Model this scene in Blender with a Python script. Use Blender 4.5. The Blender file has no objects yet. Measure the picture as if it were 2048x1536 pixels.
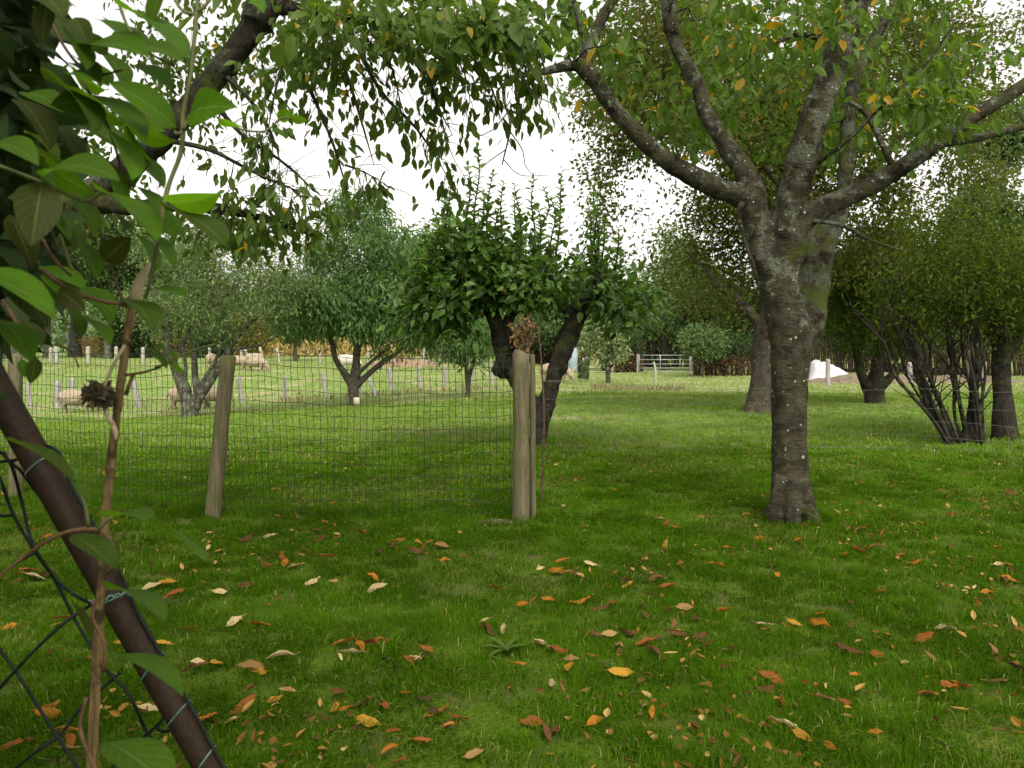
import bpy, math, random
import numpy as np
from mathutils import Vector, noise as mnoise

S = bpy.context.scene
COL = S.collection
R = math.radians
random.seed(7)
rng = np.random.default_rng(7)

# ------------------------------------------------------------------ camera, sky, sun, exposure
F = 2048 * 28 / 36.0                 # focal length in photo pixels
EYE = np.array([0.0, 0.0, 1.4])
HORIZON = 690.0
PITCH = math.atan((768 - HORIZON) / F)
cam_data = bpy.data.cameras.new('camera')
cam = bpy.data.objects.new('camera', cam_data)
COL.objects.link(cam)
cam.location = EYE
cam.rotation_euler = (math.pi / 2 - PITCH, 0, 0)
cam_data.lens = 28
cam_data.sensor_width = 36
cam_data.clip_start = 0.05
cam_data.clip_end = 3000
cam_data.dof.use_dof = True
cam_data.dof.focus_distance = 6.5
cam_data.dof.aperture_fstop = 15
S.camera = cam

world = bpy.data.worlds.new('World')
S.world = world
world.use_nodes = True
wn, wl = world.node_tree.nodes, world.node_tree.links
wn.clear()
wo = wn.new('ShaderNodeOutputWorld')
bg = wn.new('ShaderNodeBackground')
sky = wn.new('ShaderNodeTexSky')
sky.sky_type = 'NISHITA'
sky.sun_disc = False
SUN_EL, SUN_ROT = R(52), R(165)
sky.sun_elevation = SUN_EL
sky.sun_rotation = SUN_ROT
sky.air_density = 1.0
sky.dust_density = 4.0
hs = wn.new('ShaderNodeHueSaturation')
hs.inputs['Saturation'].default_value = 0.04
wl.new(sky.outputs[0], hs.inputs['Color'])
warm = wn.new('ShaderNodeMix')
warm.data_type = 'RGBA'
warm.blend_type = 'MULTIPLY'
warm.inputs[0].default_value = 1.0
warm.inputs[7].default_value = (1.0, 0.965, 0.9, 1)
wl.new(hs.outputs[0], warm.inputs[6])
wl.new(warm.outputs[2], bg.inputs['Color'])
bg.inputs['Strength'].default_value = 0.15
wl.new(bg.outputs[0], wo.inputs['Surface'])

sl = bpy.data.lights.new('sun', 'SUN')
sl.energy = 0.7
sl.angle = R(25)
sl.color = (1.0, 0.96, 0.9)
so = bpy.data.objects.new('sun', sl)
COL.objects.link(so)
so.rotation_euler = (math.pi / 2 - SUN_EL, 0, math.pi - SUN_ROT)

S.view_settings.view_transform = 'Standard'
S.view_settings.look = 'None'
S.view_settings.gamma = 1
S.view_settings.exposure = 1.2
S.cycles.use_denoising = True
S.cycles.max_bounces = 6
S.cycles.diffuse_bounces = 3
S.cycles.glossy_bounces = 2
S.cycles.transmission_bounces = 4
S.cycles.use_adaptive_sampling = True
S.cycles.adaptive_threshold = 0.02

# ------------------------------------------------------------------ geometry helpers
cp, sp = math.cos(PITCH), math.sin(PITCH)
FWD = np.array([0, cp, -sp])
UP = np.array([0, sp, cp])
RIGHT = np.array([1.0, 0, 0])


def P(px, py, d):
    """the point seen at photo pixel (px, py), d metres in front of the camera"""
    return EYE + d * (RIGHT * ((px - 1024) / F) + UP * ((768 - py) / F) + FWD)


def ss(a, b, t):
    t = np.clip((np.asarray(t, float) - a) / (b - a), 0, 1)
    return t * t * (3 - 2 * t)


def vnoise(x, y, seed=0):
    """value noise, numpy"""
    x = np.asarray(x, float); y = np.asarray(y, float)
    xi = np.floor(x).astype(np.int64); yi = np.floor(y).astype(np.int64)
    fx = x - xi; fy = y - yi
    fx = fx * fx * (3 - 2 * fx); fy = fy * fy * (3 - 2 * fy)

    def h(i, j):
        n = (i * 374761393 + j * 668265263 + seed * 144665) & 0x7fffffff
        n = ((n ^ (n >> 13)) * 1274126177) & 0x7fffffff
        return ((n ^ (n >> 16)) & 0xffff) / 65535.0
    return (h(xi, yi) * (1 - fx) + h(xi + 1, yi) * fx) * (1 - fy) + (h(xi, yi + 1) * (1 - fx) + h(xi + 1, yi + 1) * fx) * fy


def fbm(x, y, seed=0):
    return (vnoise(x, y, seed) + 0.5 * vnoise(x * 2.1, y * 2.1, seed + 1) + 0.25 * vnoise(x * 4.3, y * 4.3, seed + 2)) / 1.75


def zt(x, y):
    """height of the ground"""
    x = np.asarray(x, float); y = np.asarray(y, float)
    A = np.clip(0.25 - 0.06 * x, 0.1, 1.0)
    prof = ss(9, 27, y) * (1 - ss(31, 48, y))
    zl = -A * prof + 0.3 * ss(45, 80, y)
    zr = -0.5 * ss(15, 45, y)
    w = ss(-2, 6, x)
    z = zl * (1 - w) + zr * w
    z = z + 0.03 * (fbm(x * 0.5, y * 0.5, 5) - 0.5) * ss(5, 9, y) + 0.02 * (fbm(x * 1.3, y * 1.3, 8) - 0.5)
    return z


def GP(px, d):
    """ground point at column px and depth d"""
    x = d * (px - 1024) / F
    return np.array([x, d, float(zt(x, d))])


def GH(px, py):
    """where the ray of a pixel meets the ground"""
    dr = RIGHT * ((px - 1024) / F) + UP * ((768 - py) / F) + FWD
    t = 0.5
    for _ in range(4000):
        p = EYE + dr * t
        if p[2] <= zt(p[0], p[1]):
            break
        t *= 1.004
    return p


class MB:
    """collects vertices and faces, builds ONE mesh object"""
    def __init__(self):
        self.v, self.q, self.t, self.tint, self.uv, self.n = [], [], [], [], [], 0

    def add(self, v, q=None, t=None, tint=0.5, uv=None):
        v = np.asarray(v, float).reshape(-1, 3)
        if q is not None and len(q):
            self.q.append(np.asarray(q, np.int64).reshape(-1, 4) + self.n)
        if t is not None and len(t):
            self.t.append(np.asarray(t, np.int64).reshape(-1, 3) + self.n)
        self.v.append(v)
        self.tint.append(np.broadcast_to(np.asarray(tint, float), (len(v),)) if np.ndim(tint) == 0 else np.asarray(tint, float))
        self.uv.append(np.full((len(v), 2), 0.5) if uv is None else np.asarray(uv, float))
        self.n += len(v)

    def mesh(self, name, mat, origin=(0, 0, 0), smooth=True, uvs=False):
        v = np.concatenate(self.v) - np.asarray(origin, float)
        q = np.concatenate(self.q) if self.q else np.zeros((0, 4), np.int64)
        t = np.concatenate(self.t) if self.t else np.zeros((0, 3), np.int64)
        me = bpy.data.meshes.new(name)
        me.vertices.add(len(v))
        me.vertices.foreach_set('co', v.astype(np.float32).ravel())
        nl = q.size + t.size
        me.loops.add(nl)
        li = np.concatenate([q.ravel(), t.ravel()]).astype(np.int32)
        me.loops.foreach_set('vertex_index', li)
        me.polygons.add(len(q) + len(t))
        st = np.concatenate([np.arange(len(q)) * 4, q.size + np.arange(len(t)) * 3]).astype(np.int32)
        me.polygons.foreach_set('loop_start', st)
        me.polygons.foreach_set('use_smooth', np.full(len(q) + len(t), smooth))
        a = me.attributes.new('tint', 'FLOAT', 'POINT')
        a.data.foreach_set('value', np.concatenate(self.tint).astype(np.float32))
        if uvs:
            uv = np.concatenate(self.uv)
            ul = me.uv_layers.new(name='leaf_uv')
            ul.data.foreach_set('uv', uv[li].astype(np.float32).ravel())
        me.update(calc_edges=True)
        me.validate()
        if mat is not None:
            me.materials.append(mat)
        return me

    def build(self, name, mat, parent=None, origin=None, smooth=True, uvs=False):
        if parent is not None:
            top = parent
            while top.parent is not None:
                top = top.parent
            origin = np.array(top.location)
        o0 = np.zeros(3) if origin is None else np.asarray(origin, float)
        o = bpy.data.objects.new(name, self.mesh(name, mat, o0, smooth, uvs))
        COL.objects.link(o)
        if parent is not None:
            o.parent = parent
        else:
            o.location = o0
        return o


def tag(o, label=None, cat=None, group=None, kind=None):
    if label: o['label'] = label
    if cat: o['category'] = cat
    if group: o['group'] = group
    if kind: o['kind'] = kind
    return o


def thing(name, label, cat, loc=(0, 0, 0), group=None):
    o = bpy.data.objects.new(name, None)
    o.empty_display_size = 0.2
    COL.objects.link(o)
    o.location = [float(c) for c in loc]
    return tag(o, label, cat, group)


def unit(v):
    v = np.asarray(v, float)
    n = np.linalg.norm(v, axis=-1, keepdims=True)
    return v / np.maximum(n, 1e-9)


def spline(ctrl, step=0.08, minseg=2):
    """Catmull-Rom through rows (x, y, z, r)"""
    c = np.asarray(ctrl, float)
    if len(c) == 2:
        c = np.vstack([c[0], (c[0] + c[1]) / 2, c[1]])
    e = np.vstack([2 * c[0] - c[1], c, 2 * c[-1] - c[-2]])
    e[0, 3] = c[0, 3]; e[-1, 3] = c[-1, 3]
    out = []
    for i in range(1, len(e) - 2):
        p0, p1, p2, p3 = e[i - 1], e[i], e[i + 1], e[i + 2]
        n = max(minseg, int(np.linalg.norm(p2[:3] - p1[:3]) / step))
        t = np.linspace(0, 1, n, endpoint=False)[:, None]
        out.append(0.5 * (2 * p1 + (p2 - p0) * t + (2 * p0 - 5 * p1 + 4 * p2 - p3) * t ** 2 + (3 * p1 - p0 - 3 * p2 + p3) * t ** 3))
    out.append(e[-2][None])
    o = np.vstack(out)
    o[:, 3] = np.maximum(o[:, 3], 1e-4)
    return o


def tube(mb, pts, sides=6, lump=0.0, cap=True, tint=0.5, seed=0):
    """swept tube through rows (x, y, z, r)"""
    p = np.asarray(pts, float)
    x, r = p[:, :3], p[:, 3]
    n = len(x)
    d = np.gradient(x, axis=0)
    d = unit(d)
    ref = np.array([0, 0, 1.0]) if abs(d[0][2]) < 0.8 else np.array([1.0, 0, 0])
    u = unit(np.cross(d[0], ref))
    us = []
    for i in range(n):
        u = unit(u - d[i] * np.dot(u, d[i]))
        us.append(u)
    us = np.array(us)
    w = np.cross(d, us)
    a = np.linspace(0, 2 * np.pi, sides, endpoint=False)
    rr = r[:, None] * np.ones((1, sides))
    if lump:
        g = np.random.default_rng(seed)
        ph = g.uniform(0, 6.28, 4)
        s = np.cumsum(np.r_[0, np.linalg.norm(np.diff(x, axis=0), axis=1)]) / max(r.mean(), 1e-3)
        rr = rr * (1 + lump * (np.sin(2 * a[None] + s[:, None] * 0.5 + ph[0]) * 0.5 + np.sin(3 * a[None] - s[:, None] * 0.8 + ph[1]) * 0.35
                               + np.sin(s[:, None] * 0.9 + ph[2]) * 0.4 + np.sin(5 * a[None] + s[:, None] * 1.7 + ph[3]) * 0.2))
    v = x[:, None] + rr[..., None] * (np.cos(a)[None, :, None] * us[:, None] + np.sin(a)[None, :, None] * w[:, None])
    v = v.reshape(-1, 3)
    i = np.arange(n - 1)[:, None] * sides
    j = np.arange(sides)[None]
    k = (j + 1) % sides
    q = np.stack([i + j, i + k, i + sides + k, i + sides + j], -1).reshape(-1, 4)
    t = None
    if cap:
        v = np.vstack([v, x[0], x[-1]])
        b = n * sides
        jj = np.arange(sides)
        t = np.vstack([np.stack([np.full(sides, b), (jj + 1) % sides, jj], 1),
                       np.stack([np.full(sides, b + 1), (n - 1) * sides + jj, (n - 1) * sides + (jj + 1) % sides], 1)])
    mb.add(v, q, t, tint)


def box(mb, c, s, rz=0.0, tint=0.5):
    c = np.asarray(c, float); s = np.asarray(s, float) / 2
    v = np.array([[x, y, z] for z in (-1, 1) for x, y in ((-1, -1), (1, -1), (1, 1), (-1, 1))]) * s
    ca, sa = math.cos(rz), math.sin(rz)
    v = np.c_[v[:, 0] * ca - v[:, 1] * sa, v[:, 0] * sa + v[:, 1] * ca, v[:, 2]] + c
    mb.add(v, [[3, 2, 1, 0], [4, 5, 6, 7], [0, 1, 5, 4], [1, 2, 6, 5], [2, 3, 7, 6], [3, 0, 4, 7]], None, tint)


def leaves(mb, pos, axis, nrm, L, W, tint, droop=0.25, fold=0.3, simple=False):
    """many small leaves: pos = base, axis = towards the tip"""
    pos = np.asarray(pos, float); N = len(pos)
    if N == 0:
        return
    ax = unit(axis)
    nr = unit(nrm - ax * np.sum(nrm * ax, -1, keepdims=True))
    sd = np.cross(ax, nr)
    L = np.broadcast_to(L, (N,))[:, None]; W = np.broadcast_to(W, (N,))[:, None] / 2
    tint = np.broadcast_to(tint, (N,))
    if simple:
        m = pos + ax * L * 0.42
        l = m + sd * W + nr * W * fold
        r = m - sd * W + nr * W * fold
        tip = pos + ax * L - nr * L * droop
        v = np.stack([pos, r, tip, l], 1).reshape(-1, 3)
        b = np.arange(N)[:, None] * 4
        t = np.concatenate([b + [[0, 1, 2]], b + [[0, 2, 3]]])
        mb.add(v, None, t, np.repeat(tint, 4))
        return
    def st(f):
        return pos + ax * L * f - nr * L * droop * f * f
    m1, m2, tip = st(0.3), st(0.68), st(1.0)
    w1, w2 = W, W * 0.8
    v = np.stack([pos, m1 + sd * w1 + nr * w1 * fold, m1, m1 - sd * w1 + nr * w1 * fold,
                  m2 + sd * w2 + nr * w2 * fold, m2, m2 - sd * w2 + nr * w2 * fold, tip], 1).reshape(-1, 3)
    b = np.arange(N)[:, None] * 8
    t = np.concatenate([b + [[0, 2, 1]], b + [[0, 3, 2]], b + [[4, 5, 7]], b + [[5, 6, 7]]])
    q = np.concatenate([b + [[1, 2, 5, 4]], b + [[2, 3, 6, 5]]])
    mb.add(v, q, t, np.repeat(tint, 8))


def randdir(n):
    return unit(rng.normal(size=(n, 3)))


# ------------------------------------------------------------------ materials
def new_mat(name):
    m = bpy.data.materials.new(name)
    m.use_nodes = True
    nt = m.node_tree
    nt.nodes.clear()
    out = nt.nodes.new('ShaderNodeOutputMaterial')
    return m, nt, out


def ramp(nt, stops, fac):
    r = nt.nodes.new('ShaderNodeValToRGB')
    e = r.color_ramp.elements
    while len(e) > 1:
        e.remove(e[-1])
    e[0].position = stops[0][0]; e[0].color = (*stops[0][1], 1)
    for p, c in stops[1:]:
        x = e.new(p); x.color = (*c, 1)
    nt.links.new(fac, r.inputs[0])
    return r.outputs[0]


def noise_tex(nt, scale, detail=4, rough=0.6, coord='Object', vec=None, stretch=None):
    t = nt.nodes.new('ShaderNodeTexNoise')
    t.inputs['Scale'].default_value = scale
    t.inputs['Detail'].default_value = detail
    t.inputs['Roughness'].default_value = rough
    if vec is None:
        c = nt.nodes.new('ShaderNodeTexCoord')
        vec = c.outputs[coord]
    if stretch:
        mp = nt.nodes.new('ShaderNodeMapping')
        mp.inputs['Scale'].default_value = stretch
        nt.links.new(vec, mp.inputs[0])
        vec = mp.outputs[0]
    nt.links.new(vec, t.inputs['Vector'])
    return t.outputs['Fac']


def mixc(nt, fac, a, b, mode='MIX'):
    m = nt.nodes.new('ShaderNodeMix')
    m.data_type = 'RGBA'
    m.blend_type = mode
    def put(sock, val):
        if isinstance(val, tuple):
            sock.default_value = (*val, 1) if len(val) == 3 else val
        elif isinstance(val, (int, float)):
            sock.default_value = val
        else:
            nt.links.new(val, sock)
    put(m.inputs[0], fac); put(m.inputs[6], a); put(m.inputs[7], b)
    return m.outputs[2]


def thr(nt, val, lo, hi):
    m = nt.nodes.new('ShaderNodeMapRange')
    m.inputs['From Min'].default_value = lo
    m.inputs['From Max'].default_value = hi
    m.interpolation_type = 'SMOOTHSTEP'
    nt.links.new(val, m.inputs[0])
    return m.outputs[0]


def principled(nt, color, rough=0.8, bump=None, bs=0.5, bd=0.01, spec=0.3):
    b = nt.nodes.new('ShaderNodeBsdfPrincipled')
    if isinstance(color, tuple):
        b.inputs['Base Color'].default_value = (*color, 1)
    else:
        nt.links.new(color, b.inputs['Base Color'])
    if isinstance(rough, (int, float)):
        b.inputs['Roughness'].default_value = rough
    else:
        nt.links.new(rough, b.inputs['Roughness'])
    b.inputs['Specular IOR Level'].default_value = spec
    if bump is not None:
        n = nt.nodes.new('ShaderNodeBump')
        n.inputs['Strength'].default_value = bs
        n.inputs['Distance'].default_value = bd
        nt.links.new(bump, n.inputs['Height'])
        nt.links.new(n.outputs[0], b.inputs['Normal'])
    return b


def leaf_mat(name, stops, transl=0.35, rough=0.45, spec=0.35, veins=False):
    m, nt, out = new_mat(name)
    at = nt.nodes.new('ShaderNodeAttribute')
    at.attribute_name = 'tint'
    col = ramp(nt, stops, at.outputs['Fac'])
    bump = None
    if veins:
        uv = nt.nodes.new('ShaderNodeUVMap')
        sx = nt.nodes.new('ShaderNodeSeparateXYZ')
        nt.links.new(uv.outputs[0], sx.inputs[0])
        a = nt.nodes.new('ShaderNodeMath'); a.operation = 'SUBTRACT'; a.inputs[1].default_value = 0.5
        nt.links.new(sx.outputs[0], a.inputs[0])
        b = nt.nodes.new('ShaderNodeMath'); b.operation = 'ABSOLUTE'
        nt.links.new(a.outputs[0], b.inputs[0])
        rib = thr(nt, b.outputs[0], 0.035, 0.008)
        # side veins: |u-.5|*1.3 - v, repeated
        c = nt.nodes.new('ShaderNodeMath'); c.operation = 'MULTIPLY_ADD'; c.inputs[1].default_value = -0.7
        nt.links.new(b.outputs[0], c.inputs[0]); nt.links.new(sx.outputs[1], c.inputs[2])
        s = nt.nodes.new('ShaderNodeMath'); s.operation = 'MULTIPLY'; s.inputs[1].default_value = 44.0
        nt.links.new(c.outputs[0], s.inputs[0])
        w = nt.nodes.new('ShaderNodeMath'); w.operation = 'SINE'
        nt.links.new(s.outputs[0], w.inputs[0])
        sv = thr(nt, w.outputs[0], 0.86, 1.0)
        blotch = noise_tex(nt, 25, 3)
        col = mixc(nt, thr(nt, blotch, 0.35, 0.75), col, mixc(nt, 1.0, col, (0.72, 0.75, 0.6), 'MULTIPLY'))
        sp_n = noise_tex(nt, 120, 3, 0.6)
        col = mixc(nt, thr(nt, sp_n, 0.68, 0.74), col, (0.07, 0.045, 0.015))
        edge_ = thr(nt, b.outputs[0], 0.42, 0.5)
        en = nt.nodes.new('ShaderNodeMath'); en.operation = 'MULTIPLY'
        nt.links.new(edge_, en.inputs[0]); nt.links.new(thr(nt, noise_tex(nt, 45, 3), 0.5, 0.62), en.inputs[1])
        col = mixc(nt, en.outputs[0], col, (0.11, 0.075, 0.025))
        vein = nt.nodes.new('ShaderNodeMath'); vein.operation = 'MAXIMUM'
        h = nt.nodes.new('ShaderNodeMath'); h.operation = 'MULTIPLY'; h.inputs[1].default_value = 0.45
        nt.links.new(sv, h.inputs[0])
        nt.links.new(rib, vein.inputs[0]); nt.links.new(h.outputs[0], vein.inputs[1])
        f = nt.nodes.new('ShaderNodeMath'); f.operation = 'MULTIPLY'; f.inputs[1].default_value = 0.6
        nt.links.new(vein.outputs[0], f.inputs[0])
        col = mixc(nt, f.outputs[0], col, mixc(nt, 0.5, col, (0.25, 0.34, 0.12)))
        bump = vein.outputs[0]
    p = principled(nt, col, rough, bump, 0.5, 0.0015, spec)
    tr = nt.nodes.new('ShaderNodeBsdfTranslucent')
    tc = mixc(nt, 0.6, col, mixc(nt, 1.0, col, (1.6, 1.7, 0.5), 'MULTIPLY'))
    nt.links.new(tc, tr.inputs[0])
    mx = nt.nodes.new('ShaderNodeMixShader')
    mx.inputs[0].default_value = transl
    nt.links.new(p.outputs[0], mx.inputs[1]); nt.links.new(tr.outputs[0], mx.inputs[2])
    nt.links.new(mx.outputs[0], out.inputs[0])
    return m


def bark_mat(name, dark, light, lichen=0.3, lichen_col=(0.24, 0.27, 0.2), moss=0.0, rings=False, speck=0.0, scale=1.0, zlich=None):
    m, nt, out = new_mat(name)
    n1 = noise_tex(nt, 9 * scale, 6, 0.65)
    n2 = noise_tex(nt, 40 * scale, 5, 0.7, stretch=(1, 1, 0.25) if not rings else (0.7, 0.7, 1.6))
    col = mixc(nt, thr(nt, n1, 0.35, 0.68), dark, light)
    col = mixc(nt, thr(nt, n2, 0.55, 0.8), col, mixc(nt, 1.0, col, (0.35, 0.33, 0.3), 'MULTIPLY'))
    h = n2
    if rings:
        n3 = noise_tex(nt, 8 * scale, 7, 0.72, stretch=(1.0, 1.0, 4.5))
        col = mixc(nt, thr(nt, n3, 0.52, 0.7), col, mixc(nt, 0.4, col, (0.14, 0.12, 0.085)))
        ad = nt.nodes.new('ShaderNodeMath'); ad.operation = 'MULTIPLY_ADD'; ad.inputs[1].default_value = 0.8
        nt.links.new(n3, ad.inputs[0]); nt.links.new(n2, ad.inputs[2])
        h = ad.outputs[0]
    if lichen:
        n4 = noise_tex(nt, 5.5 * scale, 7, 0.72)
        if zlich:
            tcz = nt.nodes.new('ShaderNodeTexCoord'); sz = nt.nodes.new('ShaderNodeSeparateXYZ')
            nt.links.new(tcz.outputs['Object'], sz.inputs[0])
            hz = thr(nt, sz.outputs[2], *zlich)
            mz = nt.nodes.new('ShaderNodeMath'); mz.operation = 'MULTIPLY_ADD'; mz.inputs[1].default_value = 0.17; mz.inputs[2].default_value = -0.17
            nt.links.new(hz, mz.inputs[0])
            az = nt.nodes.new('ShaderNodeMath'); az.operation = 'ADD'
            nt.links.new(mz.outputs[0], az.inputs[0]); nt.links.new(n4, az.inputs[1])
            n4 = az.outputs[0]
        lm = thr(nt, n4, 0.66 - lichen * 0.35, 0.72 - lichen * 0.35)
        n5 = noise_tex(nt, 60 * scale, 3, 0.6)
        lc = mixc(nt, thr(nt, n5, 0.35, 0.65), lichen_col, tuple(c * 0.55 for c in lichen_col))
        col = mixc(nt, lm, col, lc)
    nb = noise_tex(nt, 3.2 * scale, 7, 0.75)
    col = mixc(nt, thr(nt, nb, 0.55, 0.63), col, mixc(nt, 1.0, col, (0.3, 0.29, 0.26), 'MULTIPLY'))
    if moss:
        n6 = noise_tex(nt, 4 * scale, 6, 0.7)
        col = mixc(nt, thr(nt, n6, 0.62 - moss * 0.3, 0.72 - moss * 0.3), col, (0.055, 0.065, 0.016))
    if speck:
        vo = nt.nodes.new('ShaderNodeTexVoronoi')
        vo.inputs['Scale'].default_value = 19
        tc = nt.nodes.new('ShaderNodeTexCoord')
        nt.links.new(tc.outputs['Object'], vo.inputs['Vector'])
        n7 = noise_tex(nt, 11, 3)
        sc = nt.nodes.new('ShaderNodeMath'); sc.operation = 'MULTIPLY_ADD'; sc.inputs[1].default_value = 0.9; sc.inputs[2].default_value = -0.27 - 0.1 * (1 - speck)
        nt.links.new(n7, sc.inputs[0])
        sub = nt.nodes.new('ShaderNodeMath'); sub.operation = 'SUBTRACT'
        nt.links.new(sc.outputs[0], sub.inputs[0]); nt.links.new(vo.outputs['Distance'], sub.inputs[1])
        col = mixc(nt, thr(nt, sub.outputs[0], -0.02, 0.03), col, (0.36, 0.38, 0.33))
    p = principled(nt, col, 0.92, h, 1.0, 0.03 / scale, 0.1)
    nt.links.new(p.outputs[0], out.inputs[0])
    return m


def plain_mat(name, c1, c2, scale=8, rough=0.8, bump=0.4, bd=0.004, stretch=None, spec=0.25, c3=None, metallic=0.0):
    m, nt, out = new_mat(name)
    n = noise_tex(nt, scale, 6, 0.65, stretch=stretch)
    col = mixc(nt, thr(nt, n, 0.35, 0.65), c1, c2)
    if c3:
        n2 = noise_tex(nt, scale * 0.35, 5, 0.7)
        col = mixc(nt, thr(nt, n2, 0.5, 0.62), col, c3)
    p = principled(nt, col, rough, n, bump, bd, spec)
    p.inputs['Metallic'].default_value = metallic
    nt.links.new(p.outputs[0], out.inputs[0])
    return m


M = {}
M['cherry_leaf'] = leaf_mat('cherry_leaf', [(0, (0.055, 0.085, 0.016)), (0.5, (0.085, 0.15, 0.02)), (0.86, (0.12, 0.2, 0.03)), (0.9, (0.26, 0.22, 0.03)), (1, (0.42, 0.24, 0.02))], 0.5, 0.5, 0.2)
M['apple_leaf'] = leaf_mat('apple_leaf', [(0, (0.045, 0.075, 0.012)), (0.5, (0.08, 0.135, 0.02)), (0.9, (0.12, 0.185, 0.034)), (0.93, (0.28, 0.24, 0.03)), (1, (0.45, 0.25, 0.02))], 0.48, 0.5, 0.2)
M['glossy_leaf'] = leaf_mat('glossy_leaf', [(0, (0.022, 0.042, 0.01)), (0.55, (0.06, 0.122, 0.016)), (0.95, (0.11, 0.2, 0.026)), (0.97, (0.14, 0.24, 0.03)), (1, (0.3, 0.17, 0.03))], 0.35, 0.42, 0.3)
M['peach_leaf'] = leaf_mat('peach_leaf', [(0, (0.055, 0.11, 0.026)), (0.6, (0.1, 0.19, 0.05)), (0.95, (0.15, 0.25, 0.085)), (1, (0.3, 0.27, 0.06))], 0.35, 0.45, 0.3)
M['grey_leaf'] = leaf_mat('grey_leaf', [(0, (0.07, 0.115, 0.03)), (0.5, (0.12, 0.18, 0.055)), (0.9, (0.17, 0.235, 0.09)), (1, (0.32, 0.26, 0.08))], 0.35, 0.5)
M['bronze_leaf'] = leaf_mat('bronze_leaf', [(0, (0.055, 0.07, 0.018)), (0.35, (0.085, 0.12, 0.024)), (0.55, (0.13, 0.1, 0.038)), (0.68, (0.095, 0.15, 0.026)), (1, (0.12, 0.17, 0.04))], 0.55, 0.6, 0.1)
M['yew_leaf'] = leaf_mat('yew_leaf', [(0, (0.028, 0.042, 0.007)), (0.5, (0.054, 0.08, 0.01)), (0.8, (0.09, 0.14, 0.014)), (1, (0.12, 0.09, 0.03))], 0.45, 0.6, 0.08)
M['far_leaf'] = leaf_mat('far_leaf', [(0, (0.06, 0.095, 0.03)), (0.6, (0.1, 0.16, 0.05)), (1, (0.16, 0.22, 0.08))], 0.3, 0.6)
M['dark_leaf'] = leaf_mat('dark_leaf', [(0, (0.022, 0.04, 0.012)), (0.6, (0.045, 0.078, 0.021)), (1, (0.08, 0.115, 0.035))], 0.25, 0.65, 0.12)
M['ochre_leaf'] = leaf_mat('ochre_leaf', [(0, (0.13, 0.1, 0.02)), (0.5, (0.2, 0.15, 0.03)), (1, (0.12, 0.15, 0.03))], 0.3, 0.6)
M['corn'] = leaf_mat('corn', [(0, (0.35, 0.24, 0.09)), (0.5, (0.5, 0.37, 0.15)), (0.8, (0.6, 0.47, 0.22)), (1, (0.36, 0.36, 0.1))], 0.25, 0.7)
M['dry_brown'] = leaf_mat('dry_brown', [(0, (0.07, 0.04, 0.02)), (0.5, (0.15, 0.085, 0.04)), (1, (0.25, 0.15, 0.065))], 0.25, 0.7, 0.1)
M['dry_weed'] = leaf_mat('dry_weed', [(0, (0.13, 0.1, 0.06)), (0.5, (0.22, 0.17, 0.11)), (1, (0.33, 0.27, 0.18))], 0.25, 0.8, 0.05)
M['dry_foot'] = leaf_mat('dry_foot', [(0, (0.07, 0.035, 0.018)), (0.5, (0.13, 0.07, 0.036)), (1, (0.2, 0.12, 0.06))], 0.2, 0.8, 0.05)
M['pale_leaf'] = leaf_mat('pale_leaf', [(0, (0.12, 0.17, 0.07)), (0.5, (0.2, 0.25, 0.11)), (1, (0.28, 0.3, 0.15))], 0.35, 0.5)
M['grass'] = leaf_mat('grass', [(0, (0.022, 0.047, 0.002)), (0.4, (0.047, 0.106, 0.004)), (0.7, (0.072, 0.15, 0.007)), (0.9, (0.108, 0.185, 0.016)), (0.94, (0.24, 0.2, 0.07)), (1, (0.36, 0.3, 0.14))], 0.3, 0.8, 0.0)
M['orchard_grass'] = leaf_mat('orchard_grass', [(0, (0.04, 0.08, 0.003)), (0.3, (0.082, 0.16, 0.005)), (0.6, (0.115, 0.21, 0.014)), (0.9, (0.17, 0.26, 0.045)), (0.94, (0.28, 0.25, 0.11)), (1, (0.38, 0.33, 0.16))], 0.3, 0.8, 0.0)
M['pasture_grass'] = leaf_mat('pasture_grass', [(0, (0.075, 0.15, 0.02)), (0.5, (0.125, 0.215, 0.04)), (0.8, (0.21, 0.255, 0.085)), (1, (0.36, 0.32, 0.16))], 0.3, 0.6)
M['vine_leaf'] = leaf_mat('vine_leaf', [(0, (0.04, 0.042, 0.007)), (0.3, (0.048, 0.078, 0.008)), (0.6, (0.07, 0.16, 0.006)), (1, (0.12, 0.25, 0.008))], 0.55, 0.55, 0.14, veins=True)
M['cherry_bark'] = bark_mat('cherry_bark', (0.027, 0.024, 0.014), (0.08, 0.071, 0.045), 0.42, (0.15, 0.162, 0.112), 0.3, True, 0.12, zlich=(0.9, 2.0))
M['lichen_bark'] = bark_mat('lichen_bark', (0.022, 0.019, 0.013), (0.058, 0.051, 0.035), 0.52, (0.105, 0.117, 0.08), 0.42)
M['apple_bark'] = bark_mat('apple_bark', (0.018, 0.016, 0.012), (0.042, 0.036, 0.026), 0.4, (0.085, 0.092, 0.06), 0.3)
M['dark_bark'] = bark_mat('dark_bark', (0.02, 0.018, 0.014), (0.045, 0.04, 0.03), 0.2, (0.1, 0.1, 0.07), 0.3)
M['grey_bark'] = bark_mat('grey_bark', (0.045, 0.04, 0.03), (0.09, 0.08, 0.06), 0.5, (0.17, 0.18, 0.135), 0.3)
M['brown_bark'] = bark_mat('brown_bark', (0.05, 0.042, 0.032), (0.1, 0.085, 0.062), 0.25, (0.16, 0.17, 0.12), 0.2)
M['twig'] = plain_mat('twig', (0.03, 0.024, 0.018), (0.075, 0.062, 0.045), 30, 0.9)
M['pale_twig'] = plain_mat('pale_twig', (0.12, 0.11, 0.075), (0.2, 0.18, 0.12), 30, 0.9)
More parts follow.
